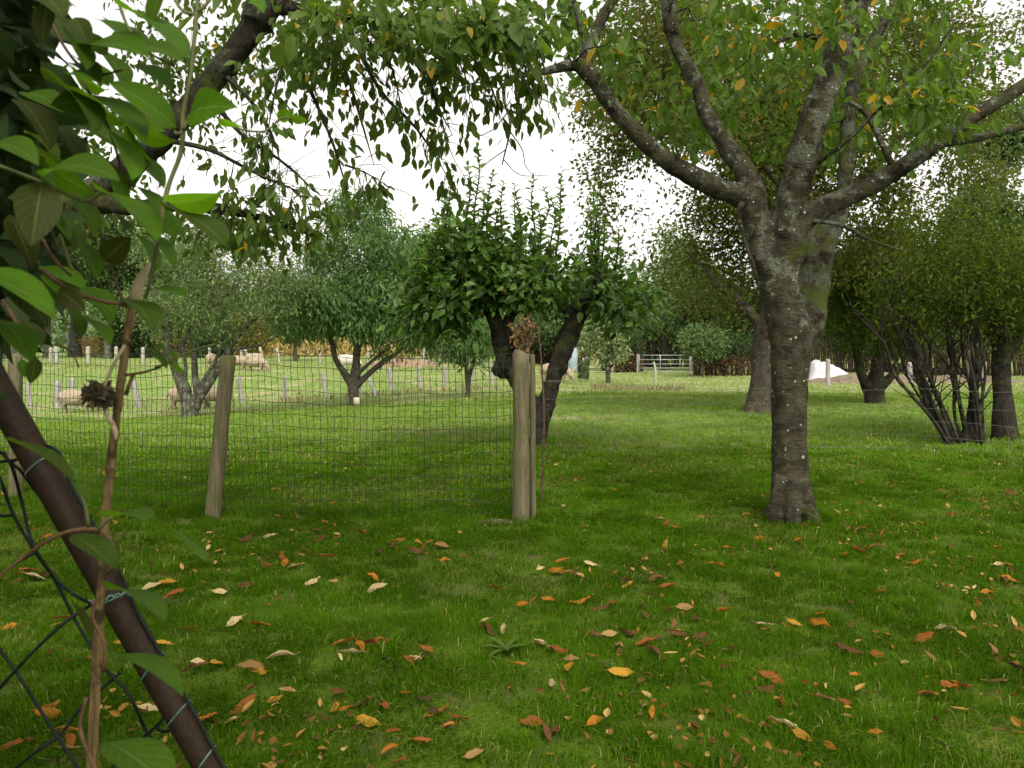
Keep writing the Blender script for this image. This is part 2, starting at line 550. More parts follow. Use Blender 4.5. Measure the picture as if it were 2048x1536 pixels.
M['post_wood'] = plain_mat('post_wood', (0.075, 0.065, 0.036), (0.14, 0.12, 0.07), 14, 0.9, 0.9, 0.008, (3, 3, 0.22), 0.1, (0.085, 0.092, 0.03))
M['grey_wood'] = plain_mat('grey_wood', (0.22, 0.19, 0.19), (0.36, 0.33, 0.32), 10, 0.9, 0.4, 0.006, (3, 3, 0.3))
M['cream_wood'] = plain_mat('cream_wood', (0.25, 0.24, 0.19), (0.36, 0.345, 0.27), 8, 0.8)
M['mesh_wire'] = plain_mat('mesh_wire', (0.008, 0.02, 0.008), (0.02, 0.035, 0.018), 20, 0.5)
M['stock_wire'] = plain_mat('stock_wire', (0.1, 0.1, 0.085), (0.2, 0.19, 0.165), 25, 0.5, metallic=0.3)
M['coated_wire'] = plain_mat('coated_wire', (0.006, 0.009, 0.007), (0.012, 0.016, 0.013), 40, 0.5, 0.2, 0.001, None, 0.12)
M['tie_wire'] = plain_mat('tie_wire', (0.05, 0.11, 0.09), (0.13, 0.22, 0.19), 60, 0.4, 0.2, 0.001)
M['rust_pipe'] = plain_mat('rust_pipe', (0.015, 0.0095, 0.0055), (0.027, 0.0165, 0.009), 160, 0.6, 0.3, 0.0006, None, 0.12)
M['rust_rod'] = plain_mat('rust_rod', (0.05, 0.028, 0.018), (0.1, 0.056, 0.034), 40, 0.9)
M['dead_stem'] = plain_mat('dead_stem', (0.075, 0.05, 0.02), (0.19, 0.13, 0.06), 60, 0.85, 0.8, 0.003, (3, 3, 0.2), 0.1, (0.035, 0.024, 0.012))
M['dead_stem_pale'] = plain_mat('dead_stem_pale', (0.28, 0.21, 0.13), (0.42, 0.34, 0.22), 26, 0.85, 0.6, 0.003, (3, 3, 0.2))
M['vine_stem'] = plain_mat('vine_stem', (0.055, 0.06, 0.018), (0.11, 0.12, 0.035), 60, 0.6, 0.3, 0.001, (1, 1, 0.3))
M['vine_stem_brown'] = plain_mat('vine_stem_brown', (0.05, 0.026, 0.012), (0.11, 0.06, 0.026), 60, 0.7, 0.3, 0.001)
M['galvanised'] = plain_mat('galvanised', (0.25, 0.29, 0.28), (0.36, 0.4, 0.38), 12, 0.5, 0.1, 0.002, metallic=0.3)
M['white_sheet'] = plain_mat('white_sheet', (0.36, 0.37, 0.38), (0.5, 0.51, 0.52), 5, 0.6, 0.8, 0.05, None, 0.25, (0.36, 0.34, 0.31))
M['rubble'] = plain_mat('rubble', (0.1, 0.075, 0.05), (0.2, 0.15, 0.105), 5, 0.95, 0.8, 0.05)
M['soil'] = plain_mat('soil', (0.07, 0.045, 0.025), (0.14, 0.1, 0.06), 30, 0.95, 0.8, 0.02)
M['earth_heap'] = plain_mat('earth_heap', (0.16, 0.105, 0.065), (0.27, 0.19, 0.125), 7, 0.95, 0.8, 0.04)
M['bluegrey'] = plain_mat('bluegrey', (0.2, 0.26, 0.28), (0.28, 0.34, 0.36), 3, 0.7)
M['board'] = plain_mat('board', (0.42, 0.37, 0.27), (0.5, 0.45, 0.34), 8, 0.8)


def ground_mat():
    m, nt, out = new_mat('lawn')
    g = nt.nodes.new('ShaderNodeNewGeometry')
    pos = g.outputs['Position']
    sx = nt.nodes.new('ShaderNodeSeparateXYZ')
    nt.links.new(pos, sx.inputs[0])
    fine = noise_tex(nt, 60, 5, 0.7, vec=pos)
    mid = noise_tex(nt, 3.0, 6, 0.65, vec=pos)
    big = noise_tex(nt, 0.5, 4, 0.6, vec=pos, stretch=(0.6, 1.0, 1.0))
    lawn = mixc(nt, thr(nt, fine, 0.3, 0.7), (0.028, 0.048, 0.003), (0.08, 0.14, 0.006))
    lawn = mixc(nt, thr(nt, mid, 0.5, 0.72), lawn, (0.085, 0.08, 0.03))
    past = mixc(nt, thr(nt, fine, 0.3, 0.7), (0.09, 0.165, 0.025), (0.155, 0.26, 0.05))
    past = mixc(nt, thr(nt, mid, 0.45, 0.68), past, (0.26, 0.265, 0.11))
    past = mixc(nt, thr(nt, big, 0.52, 0.66), past, (0.3, 0.275, 0.14))
    # mown lawn near, grazed pale pasture beyond
    ad = nt.nodes.new('ShaderNodeMath'); ad.operation = 'MULTIPLY_ADD'; ad.inputs[1].default_value = 9.0
    nt.links.new(big, ad.inputs[0]); nt.links.new(sx.outputs[1], ad.inputs[2])
    col = mixc(nt, thr(nt, ad.outputs[0], 13, 24), lawn, past)
    p = principled(nt, col, 0.95, fine, 0.8, 0.02, 0.1)
    nt.links.new(p.outputs[0], out.inputs[0])
    return m


M['lawn'] = ground_mat()

# ------------------------------------------------------------------ ground
def axis_pts(lo, hi, near, step0, growth):
    pts = [near]; s = step0
    while pts[-1] < hi:
        pts.append(pts[-1] + s); s *= growth
    neg = [near]; s = step0
    while neg[-1] > lo:
        neg.append(neg[-1] - s); s *= growth
    return np.array(sorted(set(neg[1:] + pts)))


gx = axis_pts(-900, 900, 0.0, 0.15, 1.03)
gy = axis_pts(-60, 1500, 4.0, 0.15, 1.025)
X, Y = np.meshgrid(gx, gy)
Z = zt(X, Y)
nx, ny = len(gx), len(gy)
ii = (np.arange(ny - 1)[:, None] * nx + np.arange(nx - 1)[None]).ravel()
mb = MB()
mb.add(np.c_[X.ravel(), Y.ravel(), Z.ravel()], np.stack([ii, ii + 1, ii + nx + 1, ii + nx], 1))
tag(mb.build('ground', M['lawn']), 'gently dipping ground of mown lawn in front and pale pasture behind', 'ground', kind='structure')


# grass blades of the lawn
def grass_patch(N, d0, d1, power, spread, hmin, hmax, w0, name, mat, label, dry=0.03, seed=1, wpow=0.75, zone=None, fade_in=lambda y: 1.0 + 0 * y, fade_out=lambda y: 1.0 + 0 * y):
    g = np.random.default_rng(seed)
    u = g.random(N)
    k = 2 - power
    d = (d0 ** k + u * (d1 ** k - d0 ** k)) ** (1 / k)
    x = (g.random(N) * 2 - 1) * (spread * d + 1.1)
    y = d
    pn = fbm(x * 1.6, y * 1.6, 11)
    pf = fbm(x * 7, y * 7, 21)
    keep = g.random(N) < np.clip((pf - 0.22) * 3.0, 0.12, 1)
    keep &= g.random(N) < 0.04 + np.minimum(fade_in(y), fade_out(y))
    if zone is not None:
        keep &= zone(x, y, g)
    x, y, d, pn, pf = x[keep], y[keep], d[keep], pn[keep], pf[keep]
    N = len(x)
    worn = fbm(x * 1.1 + 7, y * 1.1, 71) > 0.6
    keep = ~(worn & (g.random(len(x)) < 0.35))
    x, y, d, pn, pf, worn = x[keep], y[keep], d[keep], pn[keep], pf[keep], worn[keep]
    N = len(x)
    h = (hmin + (hmax - hmin) * g.random(N)) * (0.55 + 0.9 * pn) * (0.65 + 0.7 * pf)
    # unmown fringe at the foot of the mesh fence
    fy = 6.5 + np.clip(-x - 2.4, 0, 3) * 0.42
    fr = np.exp(-((y - fy) / 0.22) ** 2) * (x < 0.15)
    for tx_, ty_, tr_ in ((2.24, 6.4, 0.26), (0.07, 6.4, 0.13), (-2.45, 6.45, 0.13), (0.37, 11, 0.3), (7.3, 12, 0.4)):
        fr = np.maximum(fr, np.exp(-((np.hypot(x - tx_, y - ty_) - tr_) / 0.09) ** 2))
    h = h * (1 + 0.9 * fr)
    w = w0 * np.maximum(1, d / 4) ** wpow * (0.6 + 0.8 * g.random(N))
    a = g.random(N) * 6.283
    lean = 0.2 + 1.5 * g.random(N)
    a = a * 0.6 + 6.283 * fbm(x * 2.2, y * 2.2, 51) * 1.3
    dx, dy = np.cos(a), np.sin(a)
    cx, cy = -dy, dx
    z = zt(x, y)
    b = np.c_[x, y, z]
    side = np.c_[cx, cy, np.zeros(N)] * (w / 2)[:, None]
    out = np.c_[dx, dy, np.zeros(N)]
    mid = b + out * (h * lean * 0.3)[:, None]; mid[:, 2] += h * 0.6
    tip = b + out * (h * lean)[:, None]; tip[:, 2] += h * np.maximum(0.25, 1.05 - 0.42 * lean)
    v = np.stack([b - side, b + side, mid + side * 0.75, mid - side * 0.75, tip], 1).reshape(-1, 3)
    base = np.arange(N)[:, None] * 5
    tint = np.clip(0.08 + 0.2 * ss(4.5, 8, y) + 0.5 * g.random(N) + 0.28 * (fbm(x * 0.9, y * 0.9, 31) - 0.42) + 0.3 * (fbm(x * 4, y * 4, 33) - 0.45) + 0.85 * ss(8, 18, y) * fbm(x * 0.4, y * 0.7, 35), 0, 0.9)  # paler meadow beyond; mid-lawn colour also lifted to make up for tree shade
    tint = np.where(worn & (g.random(N) < 0.14), 0.91 + 0.03 * g.random(N), tint)
    tint = np.where(g.random(N) < dry * (0.3 + 2 * fbm(x * 1.1, y * 1.1, 41)), 0.92 + 0.08 * g.random(N), tint)
    m_ = MB()
    m_.add(v, base + [[0, 1, 2, 3]], base + [[3, 2, 4]], np.repeat(tint, 5))
    o = m_.build(name, mat, smooth=False)
    tag(o, label, 'grass', kind='stuff')
    return o


grass_patch(1000000, 2.0, 12.0, 0.95, 0.85, 0.024, 0.058, 0.0031, 'grass', M['grass'], 'short mown grass of the near lawn with tufts and dry blades', 0.014, 1, fade_out=lambda y: 1 - ss(8, 12, y))
grass_patch(290000, 7.5, 26.0, 0.9, 0.85, 0.03, 0.07, 0.0048, 'lawn_grass', M['orchard_grass'], 'mown orchard grass beyond the wire mesh fence', 0.03, 2, fade_in=lambda y: ss(7.5, 11, y))
grass_patch(60000, 24.0, 60.0, 1.0, 0.8, 0.05, 0.16, 0.006, 'pasture_grass', M['pasture_grass'], 'pale grazed pasture grass where the sheep feed', 0.1, 3)

# ------------------------------------------------------------------ trees: shared builders
def limb(pts, depth):
    """rows (px, py, width_px[, depth]) -> rows (x, y, z, r)"""
    out = []
    for p in pts:
        d = p[3] if len(p) > 3 else depth
        out.append([*P(p[0], p[1], d), p[2] * d / F / 2])
    return np.array(out)


def fuse(name, mb, mat, parent, voxel, disp=0.0, dscale=6.0, smooth_it=2):
    """one continuous skin over all tubes collected in mb"""
    o = mb.build(name, mat, parent)
    md = o.modifiers.new('remesh', 'REMESH')
    md.mode = 'VOXEL'; md.voxel_size = voxel; md.use_smooth_shade = True
    if smooth_it:
        sm = o.modifiers.new('smooth', 'SMOOTH'); sm.factor = 0.5; sm.iterations = smooth_it
    bpy.context.view_layer.update()
    dg = bpy.context.evaluated_depsgraph_get()
    me = bpy.data.meshes.new_from_object(o.evaluated_get(dg))
    o.modifiers.clear()
    o.data = me
    if disp:
        nv = len(me.vertices)
        co = np.empty(nv * 3, np.float32); me.vertices.foreach_get('co', co)
        nr = np.empty(nv * 3, np.float32); me.vertices.foreach_get('normal', nr)
        co = co.reshape(-1, 3); nr = nr.reshape(-1, 3)
        amt = np.array([mnoise.noise(Vector(c) * dscale) * 0.7 + mnoise.noise(Vector(c) * dscale * 2.7) * 0.4 for c in co], np.float32) * disp
        me.vertices.foreach_set('co', (co + nr * amt[:, None]).ravel())
        me.update()
    me.materials.clear(); me.materials.append(mat)
    for p in me.polygons:
        p.use_smooth = True
    me.name = name
    return o


def in_blobs(blobs, n, grain=0.0, seed=0, surface=0.35):
    """n points spread through pixel/metre ellipsoids (px, py, rx, ry, depth, rdepth[, weight]) with gaps"""
    g = np.random.default_rng(seed)
    wts = np.array([(b[6] if len(b) > 6 else 1.0) * b[2] * b[3] * b[5] for b in blobs], float)
    wts /= wts.sum()
    out = []
    while len(out) < n:
        b = blobs[g.choice(len(blobs), p=wts)]
        v = unit(g.normal(size=3)) * g.random() ** (surface)
        p = P(b[0] + v[0] * b[2], b[1] + v[1] * b[3], b[4] + v[2] * b[5])
        if grain:
            q = mnoise.noise(Vector(p) * grain + Vector((seed * 3.1, 0, 0)))
            if q < -0.12 + 0.25 * (g.random() - 0.5):
                continue
        out.append(p)
    return np.array(out)


def grow(skel, targets, r_tip, sag=0.06, up=0.0, seed=0, kmax=0.02):
    """branches from the skeleton rows (x,y,z,r) out to every target; returns list of rows"""
    g = np.random.default_rng(seed)
    nodes = [np.asarray(s, float) for s in skel]
    nd = np.vstack(nodes)
    dmin = np.array([np.min(np.linalg.norm(nd[:, :3] - t, axis=1)) for t in targets])
    paths = []
    buf = np.zeros((len(nd) + len(targets) * 5, 4)); buf[:len(nd)] = nd; n = len(nd)
    for k in np.argsort(dmin):
        t = targets[k]
        dist = np.linalg.norm(buf[:n, :3] - t, axis=1) + 0.25 * np.maximum(0, buf[:n, 2] - t[2])
        i = int(np.argmin(dist))
        s = buf[i].copy()
        L = np.linalg.norm(t - s[:3])
        if L < 1e-3:
            continue
        r0 = min(s[3] * 0.75, r_tip + L * kmax + 0.001)
        m1 = s[:3] + (t - s[:3]) * 0.35 + g.normal(size=3) * L * 0.07 + np.array([0, 0, L * (0.1 + up)])
        m2 = s[:3] + (t - s[:3]) * 0.72 + g.normal(size=3) * L * 0.07 + np.array([0, 0, L * (0.08 + up * 0.5) - L * sag])
        rows = np.array([[*s[:3], r0], [*m1, r0 * 0.75], [*m2, r0 * 0.5], [*t, max(r_tip * 0.6, r0 * 0.25)]])
        rows[:, 3] = np.maximum(rows[:, 3], r_tip * 0.6)
        paths.append(rows)
        buf[n:n + 3] = rows[1:]; n += 3
    return paths


def leaf_on_paths(mb, paths, per, L, W, spread, droop_dir=0.5, tint_lo=0.0, tint_hi=0.88, yellow=0.0, simple=False, t0=0.35, droop=0.25, seed=0, up_norm=0.6, fold=0.3, jitter=0.35):
    g = np.random.default_rng(seed)
    pos, ax, nr, tn = [], [], [], []
    for rows in paths:
        k = g.poisson(per)
        if k == 0:
            continue
        t = t0 + (1.02 - t0) * g.random(k)
        x = np.array([np.interp(t, [0, 0.35, 0.72, 1.0], rows[:, c]) for c in range(3)]).T
        d = unit(rows[-1, :3] - rows[0, :3])
        off = g.normal(size=(k, 3)) * spread
        a = unit(d[None] * 0.5 + g.normal(size=(k, 3)) * 0.6 + unit(off) * 0.5 + np.array([[0, 0, -droop_dir]]))
        pos.append(x + off); ax.append(a)
        nr.append(g.normal(size=(k, 3)) * 0.5 + np.array([[0, 0, up_norm]]))
        cl = g.random()
        tn.append(np.clip(tint_lo + (tint_hi - tint_lo) * (0.6 * g.random(k) + 0.4 * cl), 0, 1))
    pos = np.concatenate(pos); ax = np.concatenate(ax); nr = np.concatenate(nr); tn = np.concatenate(tn)
    n = len(pos)
    if yellow:
        tn = np.where(g.random(n) < yellow, 0.93 + 0.07 * g.random(n), tn)
    s = 1 + jitter * (g.random(n) * 2 - 1)
    leaves(mb, pos, ax, nr, L * s, W * s, tn, droop, fold, simple)


def thin(paths, mb, sides=4, step=0.12):
    for k, rows in enumerate(paths):
        tube(mb, spline(rows, step, 2), sides, cap=False)


def nodes_of(rows_list, step=0.1):
    return [spline(r, step) for r in rows_list]


# ------------------------------------------------------------------ the big cherry tree
D = 6.4
CB = GH(1582, 1042)
cherry = thing('cherry_tree', 'big lichen-spotted cherry tree with ringed trunk and spreading limbs, right of centre', 'tree', CB)
trunk_rows = limb([(1586, 1075, 104.7), (1584, 1046, 88.4), (1582, 1010, 75.3), (1580, 900, 69.6), (1578, 800, 69.6), (1580, 730, 75.3), (1582, 680, 85.1), (1570, 620, 81.8), (1555, 560, 75.3)], D)
limb_left = limb([(1556, 570, 56.0), (1530, 510, 59.2), (1512, 450, 51.8), (1490, 400, 45.9), (1425, 372, 41.4), (1335, 322, 35.5, 6.3), (1255, 250, 33.3, 6.2), (1195, 170, 31.1, 6.1), (1165, 135, 31.1, 6.05), (1148, 126, 22.2, 6.0)], D)
limb_second = limb([(1512, 450, 48.4), (1505, 370, 43.7), (1455, 295, 37.4, 6.5), (1412, 225, 31.2, 6.6), (1395, 170, 29.6, 6.65), (1352, 90, 28.1, 6.7), (1336, 0, 27.3, 6.7), (1330, -120, 21.8, 6.7), (1300, -260, 14.0, 6.6)], D)
limb_mid = limb([(1556, 560, 69.9), (1560, 490, 66.9), (1582, 400, 62.3, 6.3), (1606, 310, 59.3, 6.2), (1642, 200, 56.2, 6.15), (1682, 90, 53.2, 6.1), (1716, 0, 50.2, 6.05), (1760, -130, 39.5, 6.0), (1800, -300, 25.8, 5.9)], D)
limb_right = limb([(1568, 560, 50.0), (1600, 450, 48.8, 6.35), (1652, 412, 41.4, 6.3), (1722, 382, 38.5, 6.25), (1792, 342, 37.0, 6.2), (1852, 302, 33.3, 6.15), (1922, 250, 31.1, 6.1), (1992, 206, 28.1, 6.05), (2070, 155, 25.2, 6.0), (2200, 60, 19.2, 5.9)], D)
limb_rear = limb([(1600, 700, 44.6), (1632, 650, 50.2, 6.6), (1645, 580, 51.3, 6.72), (1658, 500, 44.6, 6.85), (1684, 410, 32.4, 7.0), (1694, 310, 27.9, 7.05), (1697, 225, 25.1, 7.1), (1712, 150, 24.6, 7.1), (1748, 78, 22.3, 7.15), (1795, 5, 17.8, 7.2), (1850, -90, 13.4, 7.3)], D)
limb_knob = limb([(1660, 620, 74, 6.6), (1690, 585, 56, 6.62), (1705, 560, 26, 6.62)], D)
limb_rear_fork = limb([(1610, 660, 44, 6.62), (1612, 590, 42, 6.72), (1612, 520, 38, 6.82), (1626, 450, 30, 6.92), (1664, 400, 24, 6.95)], D)
limb_burr = limb([(1172, 140, 27.2, 6.06), (1178, 100, 24.0, 6.1), (1202, 40, 22.4, 6.2), (1242, -30, 19.2, 6.3), (1290, -140, 14.4, 6.3)], D)
limb_twig = limb([(1168, 130, 14, 6.05), (1160, 60, 10, 6.0), (1146, 0, 9, 5.9), (1135, -80, 6, 5.9)], D)
limb_low = limb([(1880, 288, 16.0, 6.15), (1960, 275, 16.0, 6.3), (2050, 252, 14.4, 6.5), (2200, 230, 8.0, 6.7)], D)
limb_out = limb([(1140, 130, 24, 6.05), (1092, 142, 15, 5.9), (1040, 152, 10, 5.8), (1012, 160, 8, 5.75), (1008, 200, 7, 5.75), (1021, 250, 5, 5.75), (1004, 330, 2.6, 5.75)], D)
hero = [trunk_rows, limb_left, limb_second, limb_mid, limb_right, limb_burr]
for k in range(6):
    a = k * 1.05 + 0.3
    dv = np.array([math.cos(a), math.sin(a), 0])
    hero.append(np.array([[*(CB + dv * 0.08 + [0, 0, 0.35]), 0.07], [*(CB + dv * (0.115 + 0.015 * (k % 2)) + [0, 0, 0.12]), 0.065], [*(CB + dv * (0.145 + 0.025 * (k % 3)) + [0, 0, 0.0]), 0.055], [*(CB + dv * (0.18 + 0.03 * (k % 3)) + [0, 0, -0.1]), 0.045]]))
mb = MB()
for k, r in enumerate(hero):
    tube(mb, spline(r, 0.05), 18, 0.07, seed=k)
# knots and pruning scars
for px, py, d, rr in ((1152, 130, 6.03, 25), (1640, 240, 6.12, 32), (1735, 378, 6.22, 24), (1790, 355, 6.2, 21), (1500, 400, 6.4, 30), (1405, 205, 6.6, 18), (1595, 330, 6.18, 36)):
    c = P(px, py, d); rad = rr * d / F / 2
    tube(mb, np.array([[*(c - [0, 0, rad]), rad * 0.5], [*c, rad * 1.05], [*(c + [0, 0, rad]), rad * 0.5]]), 10)
fuse('trunk', mb, M['cherry_bark'], cherry, 0.015, 0.009, 9.0, 2)
mb = MB()
limb_rear[:4, 0] -= 0.05
tube(mb, spline(limb_rear, 0.05), 16, 0.1, seed=15)
tube(mb, spline(limb_rear_fork, 0.05), 14, 0.1, seed=16)
o = fuse('rear_stem', mb, M['lichen_bark'], cherry, 0.016, 0.016, 8.0, 1)
o['label'] = 'grey rear stem coated in lichen'
mb = MB()
for r in (limb_twig, limb_low, limb_out):
    tube(mb, spline(r, 0.06), 7, 0.1)
fine = [limb([(1015, 225, 3), (985, 260, 2.2), (950, 275, 1.6)], 5.75), limb([(1018, 260, 3), (1045, 300, 2.2), (1050, 330, 1.8), (1068, 352, 1.4)], 5.75),
        limb([(1010, 300, 2.4), (975, 325, 2), (955, 345, 1.4)], 5.75), limb([(1008, 320, 2.2), (1040, 350, 1.8), (1100, 350, 1.3)], 5.75),
        limb([(1020, 220, 4), (1042, 235, 4), (1040, 255, 3)], 5.75), limb([(1012, 160, 4), (960, 165, 3), (910, 175, 2), (880, 210, 1.3)], 5.75),
        limb([(1040, 152, 5), (1062, 190, 3), (1100, 205, 2), (1130, 260, 1.4)], 5.8), limb([(1485, 405, 12), (1478, 440, 10), (1515, 560, 8)], 6.3),
        limb([(1545, 345, 20), (1530, 330, 16), (1565, 380, 10)], 6.3), limb([(1600, 440, 8), (1680, 450, 8, 6.2), (1740, 480, 6, 6.2), (1800, 500, 4, 6.2)], 6.3),
        limb([(1630, 330, 10), (1690, 285, 9, 6.0), (1760, 215, 8, 5.9), (1850, 130, 6, 5.8), (1900, 60, 4, 5.7)], 6.2),
        limb([(1790, 345, 16), (1770, 300, 13, 6.2), (1735, 230, 12, 6.3), (1700, 205, 9, 6.4)], 6.2), limb([(1640, 75, 14), (1590, 70, 9, 6.0), (1530, 100, 6, 5.9), (1470, 140, 3, 5.8)], 6.1)]
for r in fine:
    tube(mb, spline(r, 0.05), 5)
blobs = [(1560, 110, 430, 220, 7.9, 1.2, 0.8), (1890, 130, 230, 170, 7.2, 1.2, 0.7), (1240, 150, 150, 170, 7.0, 0.9, 0.6), (1150, 70, 100, 100, 6.3, 0.6, 2.2), (1580, 270, 330, 90, 7.8, 1.0), (1830, 215, 130, 70, 5.7, 0.4, 2.4), (1500, 250, 190, 70, 7.2, 0.8, 0.8), (1600, 30, 420, 90, 5.6, 0.7, 0.4)]
tg = in_blobs(blobs, 330, 0.9, 3, 0.5)
skel = nodes_of([limb_left, limb_second, limb_mid, limb_right, limb_rear, limb_burr, limb_twig, limb_low, limb_out] + fine[-4:], 0.12)
paths = grow(skel, tg, 0.0035, 0.10, seed=4, kmax=0.011)
thin(paths, mb, 4, 0.12)
up_t = in_blobs([(1560, -420, 800, 420, 6.0, 2.4)], 120, 0.5, 5, 0.6)
up_paths = grow(skel + nodes_of(paths, 0.5), up_t, 0.004, 0.05, seed=6, kmax=0.011)
thin(up_paths, mb, 4, 0.3)
mb.build('branches', M['cherry_bark'], cherry)
mb = MB()
leaf_on_paths(mb, paths, 11, 0.105, 0.05, 0.085, 0.8, 0.1, 0.86, 0.06, t0=0.3, droop=0.22, seed=7)
leaf_on_paths(mb, up_paths, 9, 0.12, 0.06, 0.16, 0.6, 0.1, 0.86, 0.06, simple=True, t0=0.2, seed=8)
mb.build('crown', M['cherry_leaf'], cherry, smooth=False)

# ------------------------------------------------------------------ overhanging apple tree, trunk beyond the left edge
D = 4.0
AB = GP(-420, 4.0)
apple = thing('apple_tree', 'dark overhanging fruit tree with drooping leafy twigs, top left behind the vine', 'tree', AB)
a_trunk = np.vstack([[[*AB - [0, 0, 0.1], 0.2]], [[*(AB + [0.02, 0, 0.7]), 0.16]], limb([(-330, 620, 125), (-250, 560, 105)], D)])
a_limb = limb([(-330, 640, 80.7), (-240, 555, 67.2), (-100, 500, 61.8), (60, 440, 57.8), (200, 375, 53.8), (300, 292, 51.1), (380, 215, 49.1), (450, 130, 47.7), (512, 50, 45.8), (548, 12, 39.0), (620, 24, 29.6), (720, 35, 24.2), (820, 42, 18.9, 3.9), (910, 55, 13.4, 3.9), (1010, 62, 8.0, 3.8)], D)
a_up = limb([(512, 50, 66), (545, -40, 50), (620, -170, 36, 4.0), (700, -320, 20, 4.0)], D)
a_low = limb([(150, 405, 44), (260, 412, 32), (400, 415, 24), (500, 430, 19), (580, 452, 13), (655, 478, 6)], D)
mb = MB()
for k, r in enumerate((a_trunk, a_limb, a_up, a_low)):
    tube(mb, spline(r, 0.04), 14, 0.1, seed=10 + k)
fuse('trunk', mb, M['apple_bark'], apple, 0.013, 0.014, 12.0, 1)
droop_px = [[(600, 40, 12), (565, 130, 7), (545, 210, 4), (535, 270, 2)], [(640, 30, 12), (690, 140, 8), (722, 240, 5), (748, 330, 2)],
            [(700, 60, 12), (760, 180, 8), (835, 260, 5), (890, 345, 2)], [(800, 50, 10), (850, 140, 6), (880, 220, 4), (905, 270, 2)],
            [(880, 55, 10), (950, 120, 6), (985, 180, 4), (1000, 240, 2)], [(950, 60, 8), (1030, 100, 5), (1055, 150, 3), (1060, 190, 2)],
            [(560, 60, 12), (625, 190, 8), (670, 300, 5), (700, 400, 2.5), (720, 440, 2)], [(690, 330, 5), (730, 345, 3), (780, 375, 2)],
            [(450, 150, 14), (500, 200, 8), (540, 260, 5), (560, 320, 2)], [(410, 180, 12), (480, 265, 9), (560, 320, 6), (640, 390, 2.5)],
            [(720, 40, 10), (740, 90, 7), (780, 130, 5), (800, 200, 2)], [(330, 280, 12), (420, 300, 9), (520, 350, 6), (640, 400, 2.5)],
            [(560, 30, 14), (600, -20, 8), (650, 60, 5), (660, 130, 2)], [(840, 45, 8), (900, 100, 5), (930, 150, 3), (940, 200, 2)],
            [(1000, 62, 8), (1060, 80, 6), (1085, 120, 4), (1090, 170, 2)], [(500, 430, 8), (520, 390, 6), (560, 360, 3)],
            [(760, 40, 9), (820, 110, 6), (870, 200, 4), (900, 300, 2), (915, 330, 1.5)]]
mb = MB()
dr = []
for k, p in enumerate(droop_px):
    dd = 3.6 + 0.7 * random.random()
    q = [(*c, D + (dd - D) * (i / (len(p) - 1))) for i, c in enumerate(p)]
    dr.append(spline(limb(q, D), 0.05))
    tube(mb, dr[-1], 5, 0.1)
ta = np.vstack([in_blobs([(810, 30, 290, 70, 3.6, 0.6), (950, 70, 130, 60, 3.5, 0.4), (1040, 60, 90, 60, 3.6, 0.35, 2.5)], 95, 0, 19, 0.6),
                in_blobs([(800, 60, 270, 90, 3.9, 0.6), (620, 130, 150, 110, 3.9, 0.6, 0.8), (880, 130, 190, 80, 3.8, 0.5, 0.6)], 120, 1.2, 12, 0.5),
                in_blobs([(330, 120, 240, 190, 5.0, 0.6), (420, 330, 190, 120, 5.0, 0.6, 0.6), (520, 455, 170, 50, 4.2, 0.5, 2.2), (150, 430, 180, 110, 4.6, 0.7, 0.9), (200, 200, 230, 200, 5.0, 0.6, 0.9), (400, 220, 150, 170, 5.3, 0.5, 1.6), (540, 240, 90, 110, 5.0, 0.4, 1.0)], 380, 0.9, 13, 0.5)])
twr = grow([spline(a_limb, 0.1), spline(a_low, 0.1), spline(a_up, 0.1)] + dr, ta, 0.0022, 0.2, seed=13, kmax=0.008)
thin(twr, mb, 4, 0.08)
side = []
g = np.random.default_rng(14)
for r in dr:
    for _ in range(15):
        i = g.integers(len(r) // 4, len(r))
        s = r[i]; e = s[:3] + g.normal(size=3) * 0.09 + [0, 0, -0.1]
        rows = np.array([[*s[:3], 0.0022], [*(s[:3] * 0.6 + e * 0.4 + [0, 0, 0.015]), 0.0018], [*(s[:3] * 0.25 + e * 0.75), 0.0014], [*e, 0.001]])
        side.append(rows)
thin(side, mb, 3, 0.06)
bare = []
for r in (dr[9], dr[11], dr[15]):
    for _ in range(16):
        i = g.integers(len(r) // 4, len(r)); s = r[i]; e = s[:3] + np.array([g.uniform(0.03, 0.22), g.normal() * 0.06, g.uniform(-0.12, 0.1)])
        bare.append(np.array([[*s[:3], 0.0022], [*(s[:3] * 0.65 + e * 0.35 + g.normal(size=3) * 0.012), 0.0018], [*(s[:3] * 0.3 + e * 0.7 + g.normal(size=3) * 0.012), 0.0014], [*e, 0.0009]]))
thin(bare, mb, 3, 0.05)
au = in_blobs([(300, -350, 900, 350, 4.2, 1.8)], 70, 0.6, 15, 0.6)
aup = grow([spline(a_limb, 0.1), spline(a_up, 0.1)], au, 0.004, 0.08, seed=16, kmax=0.012)
thin(aup, mb, 4, 0.25)
mb.build('branches', M['apple_bark'], apple)
mb = MB()
bigt = [t_ for t_ in twr if t_[-1, 1] < 3.8 and t_[-1, 2] > 2.55]
leaf_on_paths(mb, bigt, 2.4, 0.092, 0.05, 0.05, 1.0, 0.1, 0.88, 0.012, t0=0.5, droop=0.15, seed=27)
leaf_on_paths(mb, twr, 9, 0.055, 0.026, 0.05, 0.9, 0.05, 0.9, 0.02, t0=0.3, droop=0.2, seed=17)
leaf_on_paths(mb, side, 4.5, 0.062, 0.027, 0.012, 1.4, 0.1, 0.9, 0.02, t0=0.4, droop=0.15, seed=18)
leaf_on_paths(mb, aup, 18, 0.11, 0.055, 0.14, 0.7, 0.1, 0.9, 0.05, simple=True, t0=0.2, seed=19)
mb.build('crown', M['apple_leaf'], apple, smooth=False)

